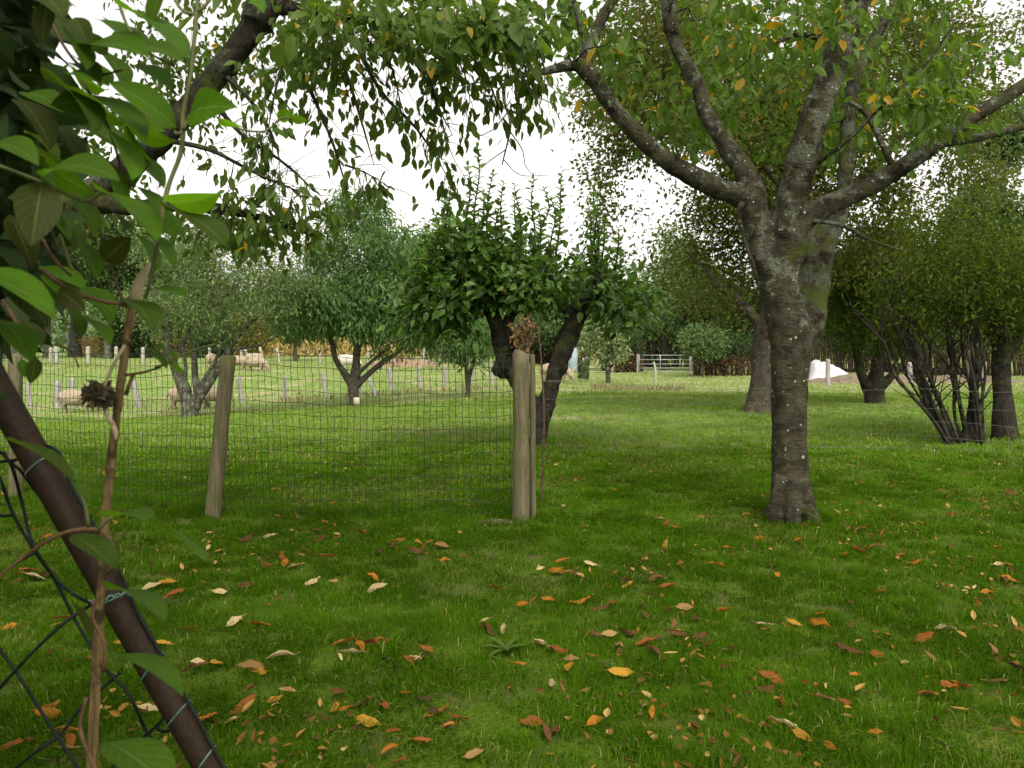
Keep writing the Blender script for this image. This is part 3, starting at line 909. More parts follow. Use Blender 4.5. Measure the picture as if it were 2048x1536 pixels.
# ------------------------------------------------------------------ two-limbed bushy tree in the middle
D = 11.0
BB = GH(1078, 893)
bushy = thing('bushy_tree', 'low glossy-leaved tree with two black limbs and upright shoots, behind the thick fence post', 'tree', BB)
b_rows = [limb([(1074, 905, 49.2), (1076, 885, 34.4), (1079, 855, 32.8), (1072, 825, 32.8), (1045, 780, 32.8), (1014, 735, 32.8), (1004, 700, 31.2), (996, 665, 29.5), (984, 630, 29.5), (962, 600, 21.3), (925, 575, 11.5)], D),
          limb([(1080, 860, 32.8), (1094, 800, 34.4), (1114, 735, 36.1), (1138, 672, 36.1), (1164, 622, 32.8), (1190, 590, 24.6), (1235, 570, 13.1)], D),
          limb([(1018, 735, 24.6), (1018, 690, 23.0), (1014, 650, 21.3), (1030, 610, 19.7), (1045, 570, 11.5)], D + 0.1),
          limb([(1120, 700, 32.8), (1140, 640, 27.9), (1120, 600, 19.7), (1100, 570, 11.5)], D + 0.15)]
mb = MB()
for k, r in enumerate(b_rows):
    tube(mb, spline(r, 0.05), 14, 0.14, seed=20 + k)
for px, py, rr in ((994, 738, 27), (1004, 746, 24), (1102, 765, 22), (1150, 642, 30), (1125, 735, 25)):
    c = P(px, py, D); rad = rr * D / F / 2
    tube(mb, np.array([[*(c - [0, 0, rad]), rad * 0.5], [*c, rad * 1.05], [*(c + [0, 0, rad]), rad * 0.5]]), 10)
fuse('trunk', mb, M['dark_bark'], bushy, 0.022, 0.025, 7.0, 1)
mb = MB()
tb = in_blobs([(1060, 566, 200, 34, 11.2, 1.2, 1.1), (885, 590, 85, 50, 11, 1.0), (1250, 600, 80, 50, 11, 1.0), (950, 510, 95, 65, 11, 0.9, 1.1), (1175, 520, 95, 65, 11, 1.0), (1060, 510, 80, 50, 11, 0.8, 0.8), (1280, 640, 45, 55, 11, 0.6, 0.9), (850, 622, 50, 45, 11, 0.7, 0.9), (1075, 600, 40, 25, 11.3, 0.4, 0.4)], 320, 0.5, 21, 0.5)
bp = grow(nodes_of(b_rows, 0.1), tb, 0.006, 0.04, seed=22, kmax=0.016)
thin(bp, mb, 4, 0.15)
# upright shoots (px, base y, tip y)
shoots = [(950, 540, 285), (935, 540, 330), (985, 540, 345), (1005, 540, 365), (1025, 550, 395), (900, 550, 345), (890, 550, 395), (915, 540, 400), (965, 530, 380), (1040, 550, 430), (875, 560, 430),
          (1132, 540, 305), (1120, 540, 345), (1105, 545, 395), (1080, 550, 410), (1150, 540, 420), (1185, 540, 370), (1175, 540, 400), (1200, 545, 415), (1225, 550, 385), (1215, 550, 440), (1240, 560, 455),
          (1070, 540, 355), (1055, 540, 400), (1090, 540, 375), (1030, 545, 370), (855, 570, 460), (1270, 570, 490), (1060, 555, 470), (995, 540, 420), (945, 535, 425), (1145, 540, 460), (865, 560, 480), (1290, 580, 530), (835, 590, 520), (1195, 545, 475)]
sh = []
shoots = [q_ for k, q_ in enumerate(shoots) if k % 4 != 3 or k < 6]
for k, (px, y0, y1) in enumerate(shoots):
    d = D + random.uniform(-0.7, 0.7)
    rows = limb([(px + random.uniform(-22, 22), y0 + 30, 5, d), (px + random.uniform(-13, 13), y0 * 0.6 + y1 * 0.4, 3.5, d), (px + random.uniform(-9, 9), y0 * 0.25 + y1 * 0.75, 2.5, d + random.uniform(-0.1, 0.1)), (px + random.uniform(-5, 5), y1, 1.5, d + random.uniform(-0.15, 0.15))], d)
    sh.append(rows)
    tube(mb, spline(rows, 0.1), 5)
mb.build('branches', M['dark_bark'], bushy)
mb = MB()
leaf_on_paths(mb, bp, 25, 0.12, 0.066, 0.15, 0.35, 0.0, 0.92, 0.004, t0=0.2, droop=0.25, seed=23, up_norm=0.6, jitter=0.5)
for k, rows in enumerate(sh):
    c = spline(rows, 0.04)
    nlf = int(np.linalg.norm(rows[-1, :3] - rows[0, :3]) / 0.034)
    idx = np.linspace(0.12, 0.995, nlf) * (len(c) - 1)
    pos = np.array([np.interp(idx, np.arange(len(c)), c[:, j]) for j in range(3)]).T
    th = np.arange(nlf) * 2.4 + k
    el = 0.75 + 0.5 * rng.random(nlf)
    ax = np.c_[np.cos(th), np.sin(th), el]
    nr = np.c_[-np.cos(th) + 0.8 * rng.normal(size=nlf), -np.sin(th) - 0.5 + 0.6 * rng.normal(size=nlf), 0.5 * np.ones(nlf)]
    t = np.linspace(0, 1, nlf)
    leaves(mb, pos, ax, nr, (0.17 - 0.06 * t) * rng.uniform(0.6, 1.15, nlf), (0.095 - 0.035 * t) * rng.uniform(0.7, 1.1, nlf), np.clip(0.45 + 0.3 * rng.random(nlf) + 0.22 * t ** 3, 0, 0.965), 0.4, 0.35)
mb.build('crown', M['glossy_leaf'], bushy, smooth=False)

# ------------------------------------------------------------------ other orchard trees
def orchard_tree(name, label, base, rows_list, blobs, n, per, L, W, leafmat, barkmat, depth, spread, seed, droop_dir=0.4, yellow=0.0, grain=0.6, simple=True, kmax=0.012, r_tip=0.006, sides=10, voxel=None, disp=0.03, lo=0.0, hi=0.9, twigmat=None, surface=0.45, up_norm=0.6, group=None, sag=0.06, fold=0.3):
    o = thing(name, label, 'tree', base, group)
    mb = MB()
    for k, r in enumerate(rows_list):
        tube(mb, spline(r, 0.12), sides, 0.1, seed=seed + k)
    if voxel:
        fuse('trunk', mb, barkmat, o, voxel, disp, 5.0, 1)
    else:
        mb.build('trunk', barkmat, o)
    tgt = in_blobs(blobs, n, grain, seed, surface)
    paths = grow(nodes_of(rows_list, 0.2), tgt, r_tip, sag, seed=seed, kmax=kmax)
    mb = MB(); thin(paths, mb, 4, 0.3)
    mb.build('branches', twigmat or barkmat, o)
    mb = MB()
    leaf_on_paths(mb, paths, per, L, W, spread, droop_dir, lo, hi, yellow, simple, 0.25, seed=seed + 1, up_norm=up_norm, fold=fold)
    mb.build('crown', leafmat, o, smooth=False)
    return o


# peach tree with tag
PB = GH(708, 812); dP = PB[1]
peach = orchard_tree('peach_tree', 'round-crowned peach tree with long drooping leaves, white tag at its foot', PB,
    [limb([(708, 818, 26), (708, 800, 21), (707, 770, 21), (712, 735, 17), (714, 700, 15), (724, 650, 12), (735, 590, 8), (742, 520, 5)], dP),
     limb([(706, 775, 16), (688, 745, 14), (672, 720, 11), (665, 690, 10), (655, 650, 8), (640, 600, 6), (630, 540, 4)], dP),
     limb([(709, 775, 15), (735, 750, 12), (765, 725, 10), (795, 705, 8), (830, 670, 6), (845, 620, 4)], dP),
     limb([(712, 752, 8), (735, 730, 7), (765, 705, 5), (790, 690, 4)], dP)],
    [(735, 470, 105, 95, dP, 2.0), (690, 570, 140, 90, dP, 2.2), (780, 600, 90, 85, dP, 1.8), (610, 630, 70, 50, dP, 1.4), (800, 670, 75, 45, dP, 1.4), (700, 640, 110, 50, dP, 1.8, 0.8), (760, 410, 45, 40, dP, 1.2)],
    520, 46, 0.19, 0.05, M['peach_leaf'], M['brown_bark'], dP, 0.2, 31, 0.9, 0.01, 0.5, kmax=0.008)
mb = MB()
c = P(713, 803, dP - 0.24)
box(mb, c, (0.2, 0.02, 0.26))
mb.build('trunk_label', M['board'], peach)

# grey-green apple, multi-stemmed
QB = GH(378, 834); dQ = QB[1]
orchard_tree('old_apple_tree', 'sparse grey-green old fruit tree with lichened stems spreading from its base', QB,
    [limb([(380, 842, 42.9), (380, 824, 34.0), (374, 800, 26.6), (362, 765, 20.7), (350, 735, 17.8), (340, 705, 17.0), (334, 665, 19.2), (325, 625, 17.8), (300, 570, 8.9), (280, 520, 4.4)], dQ),
     limb([(384, 818, 20.7), (394, 785, 14.8), (390, 750, 13.3), (388, 700, 10.4), (380, 650, 8.9), (376, 600, 5.9), (370, 550, 3.7)], dQ),
     limb([(386, 818, 22.2), (408, 782, 16.3), (432, 745, 14.8), (452, 710, 12.6), (470, 680, 9.6), (520, 625, 7.4), (570, 575, 4.4), (610, 540, 3.0)], dQ),
     limb([(400, 790, 13.3), (410, 755, 8.9), (430, 725, 7.4), (444, 680, 6.7), (450, 620, 5.2), (470, 560, 3.0)], dQ),
     limb([(378, 785, 13.3), (368, 755, 10.4), (372, 735, 7.4), (366, 690, 7.4), (395, 650, 6.7), (430, 610, 4.4), (470, 570, 3.0)], dQ),
     limb([(460, 700, 6.7), (510, 692, 4.4), (560, 672, 3.0)], dQ)],
    [(330, 600, 90, 60, dQ, 2.0), (460, 590, 150, 90, dQ, 2.6), (560, 560, 110, 70, dQ, 2.0), (420, 530, 140, 50, dQ, 2.0), (380, 490, 130, 45, dQ, 1.8, 0.9), (520, 500, 110, 45, dQ, 1.8, 0.8), (300, 650, 80, 40, dQ, 1.6, 0.7), (470, 650, 100, 45, dQ, 2.0, 0.6), (640, 510, 80, 60, dQ + 1, 1.5, 0.9)],
    640, 22, 0.12, 0.05, M['grey_leaf'], M['grey_bark'], dQ, 0.2, 41, 0.25, 0.02, 0.7, twigmat=M['pale_twig'], kmax=0.006, r_tip=0.008)

# young peach
YB = GH(935, 795); dY = YB[1]
orchard_tree('young_peach_tree', 'small slim peach tree with two thin stems between post and round peach tree', YB,
    [limb([(935, 798, 13), (936, 780, 10), (933, 745, 8), (929, 715, 7), (920, 690, 5), (905, 665, 3)], dY), limb([(936, 782, 8), (940, 750, 8), (948, 720, 7), (962, 690, 5), (975, 660, 3)], dY)],
    [(930, 670, 55, 50, dY, 1.2), (960, 690, 40, 40, dY, 1.0), (905, 690, 40, 30, dY, 0.9)], 110, 34, 0.19, 0.05, M['peach_leaf'], M['brown_bark'], dY, 0.2, 51, 0.8, 0.03, 0.0, kmax=0.006)

# pale little tree in front of the gate hedge
TB = GP(1215, 37); dT = TB[1]
orchard_tree('little_apple_tree', 'small pale-leaved tree with bare forked trunk standing before the gate', TB,
    [limb([(1216, 768, 11), (1216, 750, 9), (1214, 735, 8), (1205, 725, 6), (1196, 705, 5), (1185, 685, 3)], dT), limb([(1215, 737, 7), (1228, 728, 5), (1236, 710, 4), (1245, 685, 3)], dT), limb([(1214, 735, 5), (1216, 710, 4), (1218, 680, 3)], dT)],
    [(1215, 690, 50, 40, dT, 1.2), (1185, 680, 35, 40, dT, 1.0), (1245, 690, 35, 35, dT, 1.0)], 130, 22, 0.16, 0.09, M['pale_leaf'], M['grey_bark'], dT, 0.17, 61, 0.1, 0.0, 0.6, kmax=0.005)

# bronze tree whose trunk flares behind the cherry
ZB = GH(1518, 823); dZ = ZB[1]
orchard_tree('bronze_tree', 'tall brown-green leaved tree whose flared trunk stands behind the cherry trunk', ZB,
    [limb([(1518, 832, 92), (1520, 815, 66), (1526, 780, 56), (1530, 740, 52), (1532, 690, 52), (1545, 600, 46), (1565, 480, 40), (1570, 340, 30), (1560, 180, 20), (1550, 60, 10)], dZ),
     limb([(1530, 700, 34), (1520, 650, 24), (1480, 605, 19), (1440, 570, 15), (1405, 535, 10), (1370, 500, 5)], dZ),
     limb([(1560, 520, 30), (1630, 440, 24), (1740, 340, 18), (1850, 220, 12), (1930, 120, 7)], dZ),
     limb([(1565, 440, 26), (1480, 330, 20), (1380, 220, 14), (1290, 130, 8)], dZ)],
    [(1480, 250, 260, 240, dZ, 4.0, 1.4), (1300, 170, 170, 170, dZ, 2.6), (1700, 180, 300, 230, dZ, 3.5), (1920, 130, 190, 170, dZ, 2.5, 0.9), (1860, 330, 190, 90, dZ, 2.5, 0.5), (1370, 430, 190, 130, dZ, 2.8, 0.9), (1440, 570, 130, 80, dZ, 2.0, 2.2), (1260, 330, 120, 110, dZ, 2.0, 1.2), (1390, 480, 130, 90, dZ, 2.0, 1.6), (1690, 470, 170, 120, dZ, 2.6, 1.2), (1400, 40, 230, 140, dZ, 2.5)],
    1500, 48, 0.105, 0.06, M['bronze_leaf'], M['brown_bark'], dZ, 0.2, 71, 0.2, 0.0, 0.45, kmax=0.006, r_tip=0.006)

# right middle tree
VB = GH(1748, 806); dV = VB[1]
orchard_tree('spreading_tree', 'low dark-green tree with a stout trunk forking near the ground, right of the cherry', VB,
    [limb([(1749, 812, 46), (1748, 795, 38), (1750, 765, 36), (1755, 740, 24), (1756, 710, 18), (1765, 660, 12), (1780, 600, 7)], dV),
     limb([(1742, 785, 26), (1730, 765, 22), (1720, 740, 17), (1714, 710, 14), (1700, 670, 10), (1690, 620, 6)], dV),
     limb([(1755, 780, 22), (1775, 760, 17), (1800, 735, 13), (1825, 705, 10), (1850, 670, 7), (1880, 620, 4)], dV)],
    [(1760, 580, 130, 90, dV, 2.6), (1840, 610, 90, 90, dV, 2.2), (1700, 630, 70, 60, dV, 1.6), (1780, 660, 120, 42, dV, 2.2), (1760, 510, 110, 70, dV, 1.8), (1680, 560, 60, 90, dV, 1.6), (1850, 500, 110, 60, dV, 2.0, 0.7)],
    480, 42, 0.11, 0.045, M['yew_leaf'], M['dark_bark'], dV, 0.22, 81, 0.3, 0.0, 0.5, kmax=0.007)

# right near tree with its neighbour shrub
NB = GH(1998, 878); dN = NB[1]
orchard_tree('hawthorn_tree', 'dark trunked leafy tree widening at its foot, against the right edge of the lawn', NB,
    [limb([(2012, 890, 72), (2011, 872, 54), (2008, 830, 42), (2004, 780, 34), (2002, 730, 33), (2004, 690, 34), (1994, 640, 26), (1985, 570, 22), (1980, 500, 12)], dN),
     limb([(2004, 720, 24), (2028, 690, 20), (2055, 650, 22), (2100, 590, 12)], dN), limb([(1998, 700, 20), (1970, 640, 18), (1940, 580, 10), (1900, 520, 5)], dN)],
    [(1960, 560, 130, 80, dN, 1.5), (2060, 570, 130, 110, dN, 1.5), (1960, 480, 110, 60, dN, 1.3, 0.7), (1900, 610, 90, 60, dN, 1.2), (2000, 640, 120, 45, dN, 1.3, 0.8), (1850, 470, 90, 70, dN, 1.2, 0.6), (2010, 410, 70, 90, dN, 1.0, 0.5), (1930, 390, 40, 70, dN, 0.8, 0.4)],
    300, 36, 0.075, 0.036, M['yew_leaf'], M['dark_bark'], dN, 0.18, 91, 0.3, 0.0, 0.8, kmax=0.008, lo=0.2, hi=0.98)
SB = GH(1945, 884); dS = SB[1]
shrub_rows = []
for k in range(20):
    x0 = 1895 + 75 * random.random(); fan = (x0 - 1975) * (1.0 + 1.3 * random.random())
    y1 = random.uniform(560, 660)
    w0 = random.uniform(4, 9.5)
    d = dS + random.uniform(-0.4, 0.4)
    shrub_rows.append(limb([(x0, 892, w0, d), (x0 + fan * 0.28 + random.uniform(-6, 6), 830, w0 * 0.9, d), (x0 + fan * 0.62 + random.uniform(-10, 10), 750, w0 * 0.75, d), (x0 + fan * 0.85 + random.uniform(-14, 14), 690, w0 * 0.6, d), (x0 + fan * 1.15 + random.uniform(-20, 20), y1, w0 * 0.35, d)], d))
shrub_rows.append(limb([(1935, 892, 50), (1938, 872, 36), (1945, 820, 16), (1950, 740, 18), (1955, 650, 10)], dS))
shrub = thing('bush', 'fan of bare dark stems rising from one stool, beside the trunk at right edge', 'bush', SB)
mb = MB()
for k, r in enumerate(shrub_rows):
    tube(mb, spline(r, 0.1), 6, 0.15, seed=k)
tw = []
for r in shrub_rows[:-1]:
    c = spline(r, 0.1)
    for _ in range(9):
        i = random.randrange(len(c) // 4, len(c)); s = c[i]
        e = s[:3] + np.array([random.uniform(-0.5, 0.35), random.uniform(-0.3, 0.3), random.uniform(0.1, 0.7)])
        tw.append(np.array([s * [1, 1, 1, 0.6], [*(s[:3] * 0.6 + e * 0.4 + [0.02, 0, 0.05]), s[3] * 0.4], [*(s[:3] * 0.25 + e * 0.75), s[3] * 0.3], [*e, 0.003]]))
thin(tw, mb, 4, 0.15)
mb.build('stems', M['dark_bark'], shrub)
tgs = in_blobs([(1860, 580, 110, 70, dS, 1.0), (1800, 610, 80, 50, dS, 0.9, 0.8), (1930, 560, 90, 90, dS, 1.0)], 120, 1.0, 95, 0.5)
gp = grow(nodes_of(shrub_rows, 0.2), tgs, 0.003, 0.04, seed=96, kmax=0.008)
mb = MB(); thin(gp, mb, 4, 0.2); mb.build('branches', M['twig'], shrub)
mb = MB(); leaf_on_paths(mb, gp, 26, 0.07, 0.032, 0.12, 0.3, 0.1, 0.95, 0, True, 0.2, seed=97); mb.build('crown', M['yew_leaf'], shrub, smooth=False)

# ------------------------------------------------------------------ background trees, each a thing
def far_tree(name, label, px, depth, top, bottom, width, trunk_w, leafmat, seed, n=150, per=34, leaf=0.3, barkmat=None, grain=0.25, lean=0, group=None, lo=0.0, hi=0.95, spread=0.5, columnar=False):
    b = GP(px, depth)
    yb = HORIZON + (1.4 - b[2]) * F / depth
    rows = [limb([(px, yb + 3, trunk_w * 1.3), (px + lean * 0.2, yb * 0.7 + bottom * 0.3, trunk_w), (px + lean * 0.5, bottom, trunk_w * 0.75), (px + lean * 0.8, (bottom + top) / 2, trunk_w * 0.5), (px + lean, top + 10, trunk_w * 0.15)], depth)]
    h = bottom - top
    cx = px + lean * 0.7
    if columnar:
        bl = [(cx, top + h * 0.5, width * 0.5, h * 0.5, depth, width * 0.5 * depth / F)]
    else:
        g = np.random.default_rng(seed)
        bl = [(cx, top + h * 0.55, width * 0.5, h * 0.42, depth, width * 0.4 * depth / F)]
        for k in range(5):
            bl.append((cx + g.uniform(-0.3, 0.3) * width, top + h * g.uniform(0.2, 0.8), width * g.uniform(0.18, 0.3), h * g.uniform(0.15, 0.28), depth + g.uniform(-1, 1), width * 0.22 * depth / F))
    return orchard_tree(name, label, b, rows, bl, n, per, leaf, leaf * 0.55, leafmat, barkmat or M['brown_bark'], depth, spread, seed, 0.3, 0, grain, kmax=0.006, r_tip=0.015, sides=7, lo=lo, hi=hi, group=group)


GW = 'trees of the far wood'
wood_labels = ['pale-barked wood tree behind the pasture, at the left edge of the photo', 'slim wood tree second from the left edge behind the pasture', 'thick-trunked wood tree above the nearest grazing sheep at left',
               'wood tree with clear bare trunk right of the thick one', 'tall wood tree above the sparse old fruit tree', 'dark rounded tree behind the sparse old fruit tree']
for k, (px, top, bot, w, tw_) in enumerate([(20, 330, 600, 230, 20), (95, 380, 630, 190, 14), (150, 360, 620, 200, 22), (215, 400, 640, 180, 14), (290, 420, 660, 200, 16), (360, 460, 670, 170, 12)]):
    far_tree('wood_tree', wood_labels[k], px, 68 + 4 * (k % 3), top, bot, w, tw_, M['dark_leaf'] if k % 2 else M['far_leaf'], 200 + k, 190, 42, 0.36, M['grey_bark'], group=GW, spread=0.75)
far_tree('scraggy_pine', 'thin dark tree with sparse branches against the sky above the sparse fruit tree', 440, 75, 500, 640, 75, 7, M['dark_leaf'], 210, 60, 16, 0.3, M['dark_bark'])
far_tree('autumn_bush', 'ochre-yellow bush at the left end of the corn field', 505, 70, 625, 705, 75, 6, M['ochre_leaf'], 211, 90, 34, 0.3)
far_tree('undergrowth_bush', 'dark low bush under the wood behind the far pasture posts', 260, 72, 640, 712, 120, 6, M['dark_leaf'], 212, 110, 34, 0.3)
far_tree('shade_bush', 'dark green low bush left of the ochre bush', 420, 72, 640, 712, 120, 6, M['dark_leaf'], 213, 110, 34, 0.3)
far_tree('dark_ash', 'dark green tree behind the round peach tree, left of its crown', 590, 62, 560, 690, 110, 9, M['dark_leaf'], 214, 110, 34, 0.3)
far_tree('far_ash', 'bluish green tree rising behind between peach tree and bushy tree', 850, 60, 430, 690, 130, 12, M['peach_leaf'], 215, 200, 40, 0.3, spread=0.5)
far_tree('far_willow', 'pale green tree behind the bushy tree, left of its thick limb', 930, 58, 560, 700, 130, 8, M['far_leaf'], 216, 130, 36, 0.3)
far_tree('dim_oak', 'dim green tree behind the bushy tree, between its two limbs', 1050, 66, 560, 700, 150, 8, M['far_leaf'], 217, 130, 36, 0.3)
far_tree('hedge_tree', 'tall green tree behind the ivy covered post', 1150, 60, 540, 690, 130, 8, M['far_leaf'], 218, 150, 36, 0.3)
far_tree('gate_oak', 'grey-green tree towering behind the metal field gate', 1330, 62, 470, 690, 220, 14, M['grey_leaf'], 219, 240, 40, 0.32, spread=0.6)
far_tree('lane_shrub', 'low rounded green shrub between metal gate and cherry trunk', 1405, 47, 655, 706, 90, 4, M['far_leaf'], 226, 110, 34, 0.2, spread=0.35)
far_tree('lane_tree', 'dark green tree right of the metal field gate', 1430, 58, 500, 690, 190, 14, M['dark_leaf'], 220, 230, 40, 0.3, spread=0.6)
far_tree('holly_tree', 'dark dense tree behind the gap right of the cherry trunk', 1680, 60, 500, 690, 200, 12, M['dark_leaf'], 221, 220, 40, 0.3, spread=0.6)
far_tree('thicket_tree', 'mid green tree behind the low spreading tree', 1830, 55, 450, 690, 230, 12, M['far_leaf'], 222, 240, 38, 0.3, spread=0.6)
far_tree('edge_ash', 'mid green tree behind the trunk at the right edge', 2010, 52, 480, 700, 220, 12, M['far_leaf'], 223, 220, 38, 0.3, spread=0.6)
far_tree('tall_poplar', 'tall slender poplar with bare stem, top at the right edge of the photo', 1935, 40, 230, 600, 60, 10, M['far_leaf'], 224, 230, 36, 0.27, columnar=True, group='poplars at the right')
far_tree('tall_poplar', 'tall slender poplar, the rightmost of the two', 2010, 41, 180, 600, 80, 11, M['far_leaf'], 225, 280, 36, 0.27, columnar=True, group='poplars at the right')

# far wood line that closes the view, one mass
g = np.random.default_rng(61)
n = 30000
ang = g.uniform(-0.95, 0.95, n)
dd = 125 + 12 * g.normal(size=n)
x = np.tan(ang) * dd; x = np.clip(x, -170, 170)
top = 5.5 + 5.0 * fbm(x * 0.09, x * 0 + 3, 7) + 2.5 * fbm(x * 0.4, x * 0, 9)
hh = g.random(n) ** 0.75 * top
mb = MB(); leaves(mb, np.c_[x, dd, zt(x, dd) + hh], g.normal(size=(n, 3)), g.normal(size=(n, 3)) + [0, 0, 0.5], 1.1, 0.8, np.clip(0.2 + 0.6 * fbm(x * 0.12, hh * 0.3, 4) + 0.2 * g.random(n), 0, 1), 0.3, simple=True)
tag(mb.build('far_wood', M['far_leaf'], smooth=False), 'far wood closing the horizon beyond corn and pasture', 'wood', kind='stuff')

# hedge clumps either side of the gate: dark clipped tops over brown bare stems
def hedge(name, label, px, depth, w, top, seed, mat=M['dark_leaf']):
    b = GP(px, depth); yb = HORIZON + (1.4 - b[2]) * F / depth
    o = thing(name, label, 'hedge', b)
    g = np.random.default_rng(seed)
    rows = []
    for k in range(int(w * 0.9)):
        x = px + g.uniform(-0.48, 0.48) * w; d = depth + g.uniform(-1, 1)
        rows.append(limb([(x, yb + 2, 2.2, d), (x + g.uniform(-5, 5), yb - (yb - top) * 0.4, 2, d), (x + g.uniform(-9, 9), yb - (yb - top) * 0.8, 1.2, d)], d))
    mb = MB()
    for r in rows: tube(mb, spline(r, 0.3), 4)
    mb.build('stems', M['twig'], o)
    m = (yb + top) / 2
    pts = in_blobs([(px, m - (yb - top) * 0.12, w * 0.5, (yb - top) * 0.42, depth, 1.6), (px - w * 0.2, top + (yb - top) * 0.25, w * 0.3, (yb - top) * 0.22, depth, 1.4)], 150, 0, seed, 0.6)
    gp_ = grow(rows, pts, 0.006, 0.05, seed=seed, kmax=0.004)
    mb = MB(); leaf_on_paths(mb, gp_, 26, 0.2, 0.11, 0.28, 0.1, 0, 0.9, simple=True, t0=0.1, seed=seed); mb.build('crown', mat, o, smooth=False)
    # dry brown undergrowth at its foot
    n = 500
    pos = np.array([P(px + g.uniform(-0.5, 0.5) * w, yb - g.uniform(0, 0.45) * (yb - top), depth - 1.2 + g.uniform(-0.4, 0.4)) for _ in range(n)])
    mb = MB(); leaves(mb, pos, g.normal(size=(n, 3)) + [0, 0, 0.5], g.normal(size=(n, 3)), 0.3, 0.05, g.random(n), simple=True)
    mb.build('dry_foliage', M['dry_foot'], o, smooth=False)
    return o


hedge('clipped_hedge', 'dark hedge clump with brown bare stems left of the metal gate', 1245, 56, 85, 665, 301)
hedge('brown_hedge', 'long low hedge brown at its foot between metal gate and cherry trunk', 1460, 50, 150, 672, 302)
hedge('lane_hedge', 'dark hedge closing the field behind the metal gate', 1350, 70, 190, 640, 303)
hedge('garden_hedge', 'green hedge behind the pasture posts left of the gate', 1090, 68, 190, 660, 304, M['far_leaf'])
hedge('roadside_hedge', 'green hedge behind the rubble and white sheet at right', 1760, 56, 330, 640, 305)
hedge('right_hedge', 'green hedge behind the fan of bare stems', 1960, 50, 260, 640, 306, M['far_leaf'])

# ------------------------------------------------------------------ fences
def post_mesh(mb, a, b, r, sides=10, square=False, seed=0):
    a = np.asarray(a, float); b = np.asarray(b, float)
    n = 14
    g = np.random.default_rng(seed)
    rows = []
    for i in range(n):
        t = i / (n - 1)
        c = a + (b - a) * t + g.normal(size=3) * r * 0.03
        rows.append([*c, r * (1.04 - 0.06 * t) * (1 + 0.03 * g.normal())])
    rows.append([*(b + (b - a) / np.linalg.norm(b - a) * 0.012), r * 0.82])
    tube(mb, np.array(rows), 4 if square else sides, 0.04, seed=seed)


p1b, p2b, p3b = GH(1042, 1042), GH(421, 1036), GP(24, 7.2)
p1t, p2t, p3t = P(1042, 708, p1b[1]), P(456, 714, p2b[1] + 0.03), P(30, 712, 7.2)
mesh_fence = thing('mesh_fence', 'green welded wire mesh fence on wooden posts across the lawn, left half', 'fence', p1b)
for k, (a, b, w) in enumerate(((p1b, p1t, 33), (p2b, p2t, 30), (p3b, p3t, 26))):
    m_ = MB(); r = w * a[1] / F / 2
    post_mesh(m_, a - np.array([0, 0, 0.15]), b, r, 16, seed=400 + k)
    o = m_.build('post', M['post_wood'], mesh_fence)
    o['label'] = ['thick upright round wooden post with a crack', 'leaning squarish wooden post green with algae', 'wooden post half hidden behind the rusty pipe'][k]
mb = MB()
TOPZ = 1.335
line = [np.array([p1b[0] - 0.03, p1b[1] + 0.08]), np.array([p2b[0] + 0.05, p2b[1] + 0.10]), np.array([p3b[0], p3b[1] + 0.1]), np.array([p3b[0] - 3.0, p3b[1] + 1.0])]
seg = [np.linalg.norm(line[i + 1] - line[i]) for i in range(3)]
cum = np.r_[0, np.cumsum(seg)]


def fence_pt(s, h, wob=True):
    x = np.interp(s, cum, [p[0] for p in line]); y = np.interp(s, cum, [p[1] for p in line])
    sagf = 0.018 * math.sin(s * 2.1) + 0.03 * math.sin(min(s / seg[0], 1) * math.pi)
    off = 0.02 * math.sin(s * 3.3 + h * 4) + 0.012 * math.sin(s * 9 + 1)
    dz = 0.006 * math.sin(s * 14 + h * 9)
    return [x + 0.004 * math.sin(h * 17 + s * 5) + h * 0.0, y + off, float(zt(x, y)) + h - sagf * (h / 1.3) + dz]


WR = 0.0021
for i in range(14):
    h = 0.04 + i * (TOPZ - 0.04) / 13
    ss_ = np.arange(0, cum[-1], 0.05)
    rows = np.array([[*fence_pt(s, h + 0.003 * math.sin(s * 126)), WR * (1.3 if i in (0, 13) else 1)] for s in ss_])
    tube(mb, rows, 4, cap=False)
for s in np.arange(0.0, cum[-1], 0.0535):
    hs_ = np.linspace(0.03, TOPZ, 14)
    sh_ = 0.012 * math.sin(s * 3.7)
    rows = np.array([[*fence_pt(s + sh_ * h, h), WR] for h in hs_])
    tube(mb, rows, 4, cap=False)
mb.build('wire_mesh', M['mesh_wire'], mesh_fence)

stk = thing('wooden_stake', 'thin round wooden stake pressed against the right of the thick post', 'stake', GP(1067, p1b[1] + 0.07))
mb = MB(); post_mesh(mb, GP(1067, p1b[1] + 0.07) - np.array([0, 0, 0.1]), P(1065, 712, p1b[1] + 0.07), 0.023, 10, seed=410); mb.build('shaft', M['post_wood'], stk)
rod = thing('rusty_rod', 'thin rust-brown rod standing right of the thick fence post', 'rod', GH(1083, 1006))
mb = MB(); rb = GH(1083, 1006); tube(mb, spline(np.vstack([[*(rb - [0, 0, 0.1]), 0.008], limb([(1088, 850, 4), (1084, 740, 3.8), (1076, 650, 3.4)], rb[1])]), 0.1), 7, 0.1); mb.build('shaft', M['rust_rod'], rod)
